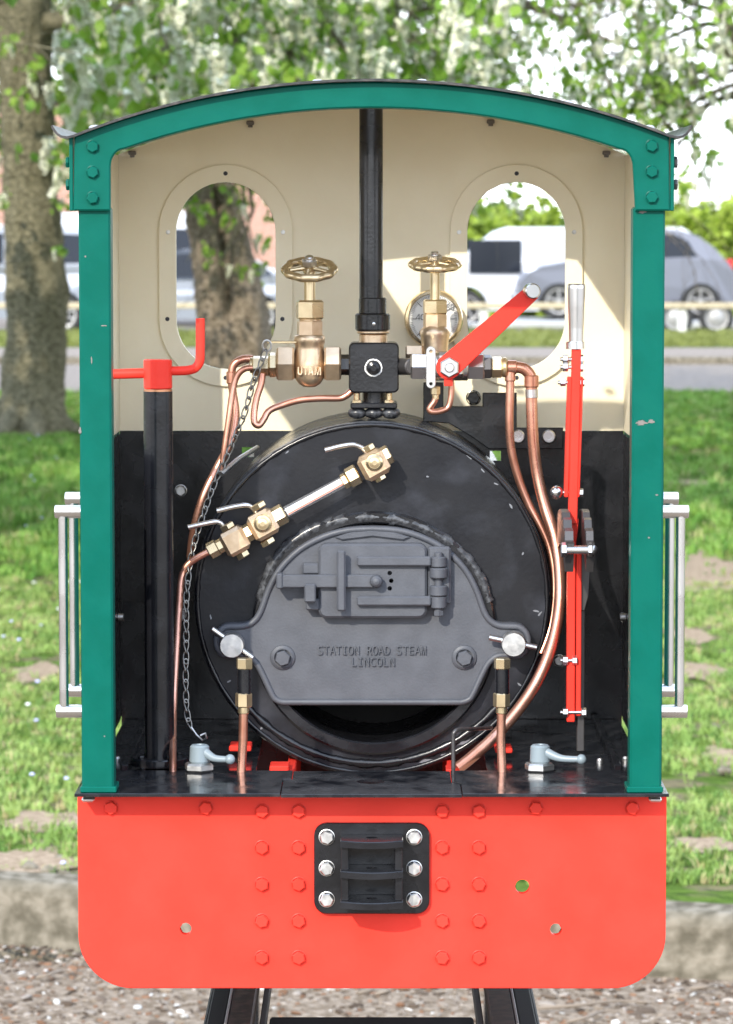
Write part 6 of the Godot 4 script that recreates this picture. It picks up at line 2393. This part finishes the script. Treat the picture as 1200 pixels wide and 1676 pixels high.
	car(Vector3(at(555, 500, zh).x, -0.06, zh), "silver hatchback with dark glass half hidden by the leaning tree and the cab", "car", "silver_hatchback",
		[[-1.95, 0.35], [-1.98, 0.6], [-1.85, 0.8], [-1.5, 0.9], [-0.95, 0.97], [1.6, 1.0], [1.9, 0.85], [1.95, 0.5], [1.9, 0.3]],
		[[-1.75, 0.84], [-1.1, 0.96], [-0.7, 1.3], [-0.3, 1.45], [0.6, 1.46], [1.2, 1.38], [1.75, 0.98]],
		[[[-0.85, 1.02], [-0.55, 1.3], [-0.2, 1.38], [0.3, 1.39], [0.3, 1.02]], [[0.38, 1.02], [0.38, 1.39], [1.1, 1.32], [1.45, 1.04]]],
		[-1.25, 1.2], 0.31, 0.25, 0.86, mats.silver_paint, 7, mats.alloy, {"lamps": [[-1.82, 0.68, 0.62, -0.9, 0.4, 0.12]]}, 0.0)
	car(Vector3(at(300, 500, zh).x, -0.06, zh), "dark blue saloon car low behind the fence left of the leaning tree", "car", "blue_saloon",
		[[-2.1, 0.35], [-2.1, 0.6], [-1.95, 0.78], [-1.0, 0.88], [1.7, 0.9], [2.1, 0.82], [2.15, 0.5], [2.1, 0.3]],
		[[-1.0, 0.87], [-0.45, 1.25], [0.0, 1.38], [0.7, 1.36], [1.2, 1.2], [1.65, 0.9]],
		[[[-0.75, 0.93], [-0.4, 1.2], [0.0, 1.31], [0.3, 1.31], [0.3, 0.93]], [[0.38, 0.93], [0.38, 1.31], [0.7, 1.29], [1.1, 1.15], [1.35, 0.94]]],
		[-1.35, 1.3], 0.31, 0.25, 0.86, mats.silver_paint, 7, mats.alloy, {"cabin_paint": mats.dark_blue_paint}, 0.0)

	# brick building far behind on the left
	var brick := mat("brick_wall", lin(0.42, 0.25, 0.19), 0.9, 0.0, 0.15)
	wear(brick, 0.6, noise_tex(0.05, lin(0.36, 0.2, 0.15), lin(0.48, 0.31, 0.25), 512, 81, 6))
	var zbld := -70.0
	var xr := at(470, 400, zbld).x
	var bl := thing("brick_building", Vector3(xr - 12.0, -0.06, zbld - 5.0), "long low salmon brick building behind the parked vehicles", "building")
	var top := at(100, 168, zbld).y
	g = Geo.new()
	g.box(Vector3(xr - 12.0, top / 2 - 0.03, zbld - 5.0), Vector3(24.0, top, 10.0), 0.02)
	part(bl, "wall", g, brick)
	g = Geo.new()
	g.box(Vector3(xr - 12.0, top + 0.08, zbld - 5.0), Vector3(24.5, 0.22, 10.5), 0.04)
	part(bl, "roof_edge", g, mats.stand_grey)
	for k in 5:
		g = Geo.new()
		var wx2 := xr - 2.9 - k * 4.6
		g.box(Vector3(wx2, 1.5, zbld + 0.02), Vector3(1.5, 1.1, 0.08), 0.01)
		var win := part(bl, "window_frame", g, mats.white_paint)
		g = Geo.new()
		g.box(Vector3(wx2, 1.5, zbld + 0.05), Vector3(1.3, 0.95, 0.06), 0.005)
		part(win, "pane", g, mats.car_glass)

	# bushes beyond the car park and a far belt of trees
	var leafm: Material = mats.leaf
	var big_leaf := leaf_mesh(0.6)
	var zb := -64.0
	var kb := (eye.z - zb) / FOCAL
	var row := [[745, 92, 296, "rounded bright green bush left of the van window", 5200], [850, 100, 300, "broad light green bush above the white van roof", 5600], [1005, 95, 300, "dense green bush hidden partly by the cab side", 4200], [1115, 80, 292, "yellow green bush rising behind the grey hatchback roof", 5200], [1215, 90, 300, "wide yellow green bush behind the hatchback tail", 5600], [640, 95, 320, "dark leaved bush behind the cab front sheet", 3000]]
	for q in row:
		var p := at(q[0], 500, zb + rng.randf_range(-1.5, 1.5))
		p.y = -0.06
		var topy := at(q[0], q[2], zb).y
		bush(p, q[1] * kb * 1.1, topy * 0.95, 1.6, q[4], q[3], big_leaf, leafm, mats.bark, Color(0.26, 0.34, 0.05))
	var wood_x := []
	var wood_c := []
	var f := FastNoiseLite.new()
	f.seed = 31
	f.frequency = 0.12
	for i in 26000:
		var x := rng.randf_range(-60, 60)
		var z := -rng.randf_range(92, 100)
		var h := 2.3 + 0.9 * f.get_noise_2d(x * 3.0, 4.0)
		var y := rng.randf() * h
		if f.get_noise_3d(x * 4.0, y * 5.0, z * 2.0) < -0.2:
			continue
		wood_x.append(Transform3D(Basis(Vector3.UP, rng.randf() * TAU) * Basis(Vector3.RIGHT, rng.randf_range(-1.2, 1.2)) * Basis.from_scale(Vector3.ONE * rng.randf_range(0.3, 0.6)), Vector3(x, y, z)))
		wood_c.append(Color(0.1, 0.16, 0.04) * rng.randf_range(0.7, 1.2))
	var belt := scatter(self, "distant_trees", big_leaf, leafm, wood_x, wood_c)
	tag(belt, "hazy green belt of distant trees beyond the car park", "trees")

# ------------------------------------------------------------------ lawn
func build_lawn():
	var blade := Geo.new()
	var r2 := RandomNumberGenerator.new()
	r2.seed = 3
	for k in 7:
		var a := r2.randf() * TAU
		var lean := Vector3(cos(a), 0, sin(a)) * r2.randf_range(0.15, 0.75)
		var w := Vector3(-sin(a), 0, cos(a)) * 0.055
		var o := Vector3(r2.randf_range(-0.3, 0.3), 0, r2.randf_range(-0.3, 0.3))
		var h := r2.randf_range(0.6, 1.0)
		var mid := o + lean * 0.35 * h + Vector3(0, h * 0.6, 0)
		var tip := o + lean * h + Vector3(0, h * 0.95, 0)
		blade.facet(o - w, o + w, mid + w * 0.7, Vector3(0, 0.5, 1))
		blade.facet(o - w, mid + w * 0.7, mid - w * 0.7, Vector3(0, 0.5, 1))
		blade.facet(mid - w * 0.7, mid + w * 0.7, tip, Vector3(0, 0.5, 1))
	var m := mat("grass_blade", Color.WHITE, 0.6, 0.0, 0.15)
	m.vertex_color_use_as_albedo = true
	m.backlight_enabled = true
	m.backlight = lin(0.15, 0.22, 0.04)
	m.cull_mode = BaseMaterial3D.CULL_DISABLED
	var f := FastNoiseLite.new()
	f.seed = 15
	f.frequency = 0.8
	f.fractal_octaves = 3
	var xs := []
	var cs := []
	var fl_x := []
	var fl_c := []
	for zone in [[-4.75, -12.0, 3.4, 52000, 0.03, 0.055], [-12.0, -31.8, 6.5, 46000, 0.06, 0.11], [-44.0, -53.2, 12.0, 9000, 0.1, 0.18]]:
		for i in zone[3]:
			var x := rng.randf_range(-zone[2], zone[2])
			var z := lerpf(zone[0], zone[1], pow(rng.randf(), 1.2))
			if z > kerb_z(x) - 0.14 and zone[0] > -5.0:
				continue
			var bare := f.get_noise_2d(x * 1.3, z * 0.7)
			if bare > 0.36 and zone[0] > -40.0 and rng.randf() < 0.9:
				continue
			var trodden := false
			for sp in bare_spots:
				var ex: float = (x - sp[0].x) / sp[1]
				var ez: float = (z - sp[0].z) / sp[2]
				if ex * ex + ez * ez < rng.randf_range(0.05, 1.15):
					trodden = true
					break
			if trodden and rng.randf() < 0.9:
				continue
			var edge := clampf((kerb_z(x) - z) / 0.5, 0.0, 1.0)
			if rng.randf() > 0.35 + 0.65 * edge:
				continue
			var s := rng.randf_range(zone[4], zone[5]) * (0.6 + 0.4 * edge)
			var y: float = ground_y(z) if zone[0] > -40.0 else lerpf(0.06, -0.01, (-43.5 - z) / 10.0)
			xs.append(Transform3D(Basis(Vector3.UP, rng.randf() * TAU) * Basis.from_scale(Vector3(s, s * rng.randf_range(0.4, 0.85), s)), Vector3(x, y - 0.004, z)))
			var t := clampf(0.5 + 0.9 * f.get_noise_2d(x * 3.0 + 40.0, z * 2.0), 0, 1)
			var k := rng.randf_range(0.8, 1.2)
			var c := Color(lerpf(0.18, 0.3, t) * k, lerpf(0.28, 0.38, t) * k, lerpf(0.07, 0.12, t) * k)
			var odd := rng.randf()
			if odd < 0.1:
				c = Color(0.4, 0.34, 0.18) * k
			elif odd < 0.24:
				c = Color(0.11, 0.2, 0.05) * k
			if zone[0] < -11.0 and zone[0] > -40.0:
				c = Color(c.r * 0.72, c.g * 0.9, c.b * 0.66)
			if zone[0] < -40.0:
				c = Color(0.2, 0.22, 0.07) * k
			cs.append(c)
			if zone[0] > -12.5 and rng.randf() < 0.006 and x < 0.5:
				fl_x.append(Transform3D(Basis.from_scale(Vector3.ONE * rng.randf_range(0.005, 0.009)), Vector3(x, y + s * 0.6, z)))
				fl_c.append(Color(0.5, 0.5, 0.75) if rng.randf() < 0.7 else Color(0.75, 0.75, 0.72))
	var lawn := scatter(self, "grass", blade.mesh(), m, xs, cs)
	tag(lawn, "short tufted green grass with bare patches behind the kerb", "grass")
	var ball := Geo.new()
	ball.ball(Vector3.ZERO, 1.0, 7, Vector3(1, 0.6, 1))
	var fm := mat("petal", Color.WHITE, 0.7)
	fm.vertex_color_use_as_albedo = true
	var flowers := scatter(self, "speedwell_flowers", ball.mesh(), fm, fl_x, fl_c)
	tag(flowers, "tiny pale blue and white flowers dotted in the grass", "flowers")
	# loose stones, each its own
	for q in [[48, 1424, 13], [80, 1428, 11], [105, 1434, 10], [1168, 1185, 9], [1140, 1352, 6], [1185, 1260, 11], [98, 1405, 7]]:
		var p := on_level(q[0], q[1], 0.135)
		var r := wid(q[2], p.z) * 1.0
		var g := Geo.new()
		g.ball(Vector3(p.x, ground_y(p.z) + r * 0.35, p.z), r, 9, Vector3(1.2, 0.75, 1.0))
		var fn := FastNoiseLite.new()
		fn.seed = q[0]
		fn.frequency = 30.0
		for i in g.v.size():
			g.v[i] += g.n[i] * fn.get_noise_3dv(g.v[i]) * r * 0.5
		var st := part(self, "loose_stone", g, mats.get("pale_stone", mats.concrete))
		tag(st, "pale loose stone lying in the grass edge behind the kerb", "stone", "loose stones in the grass")
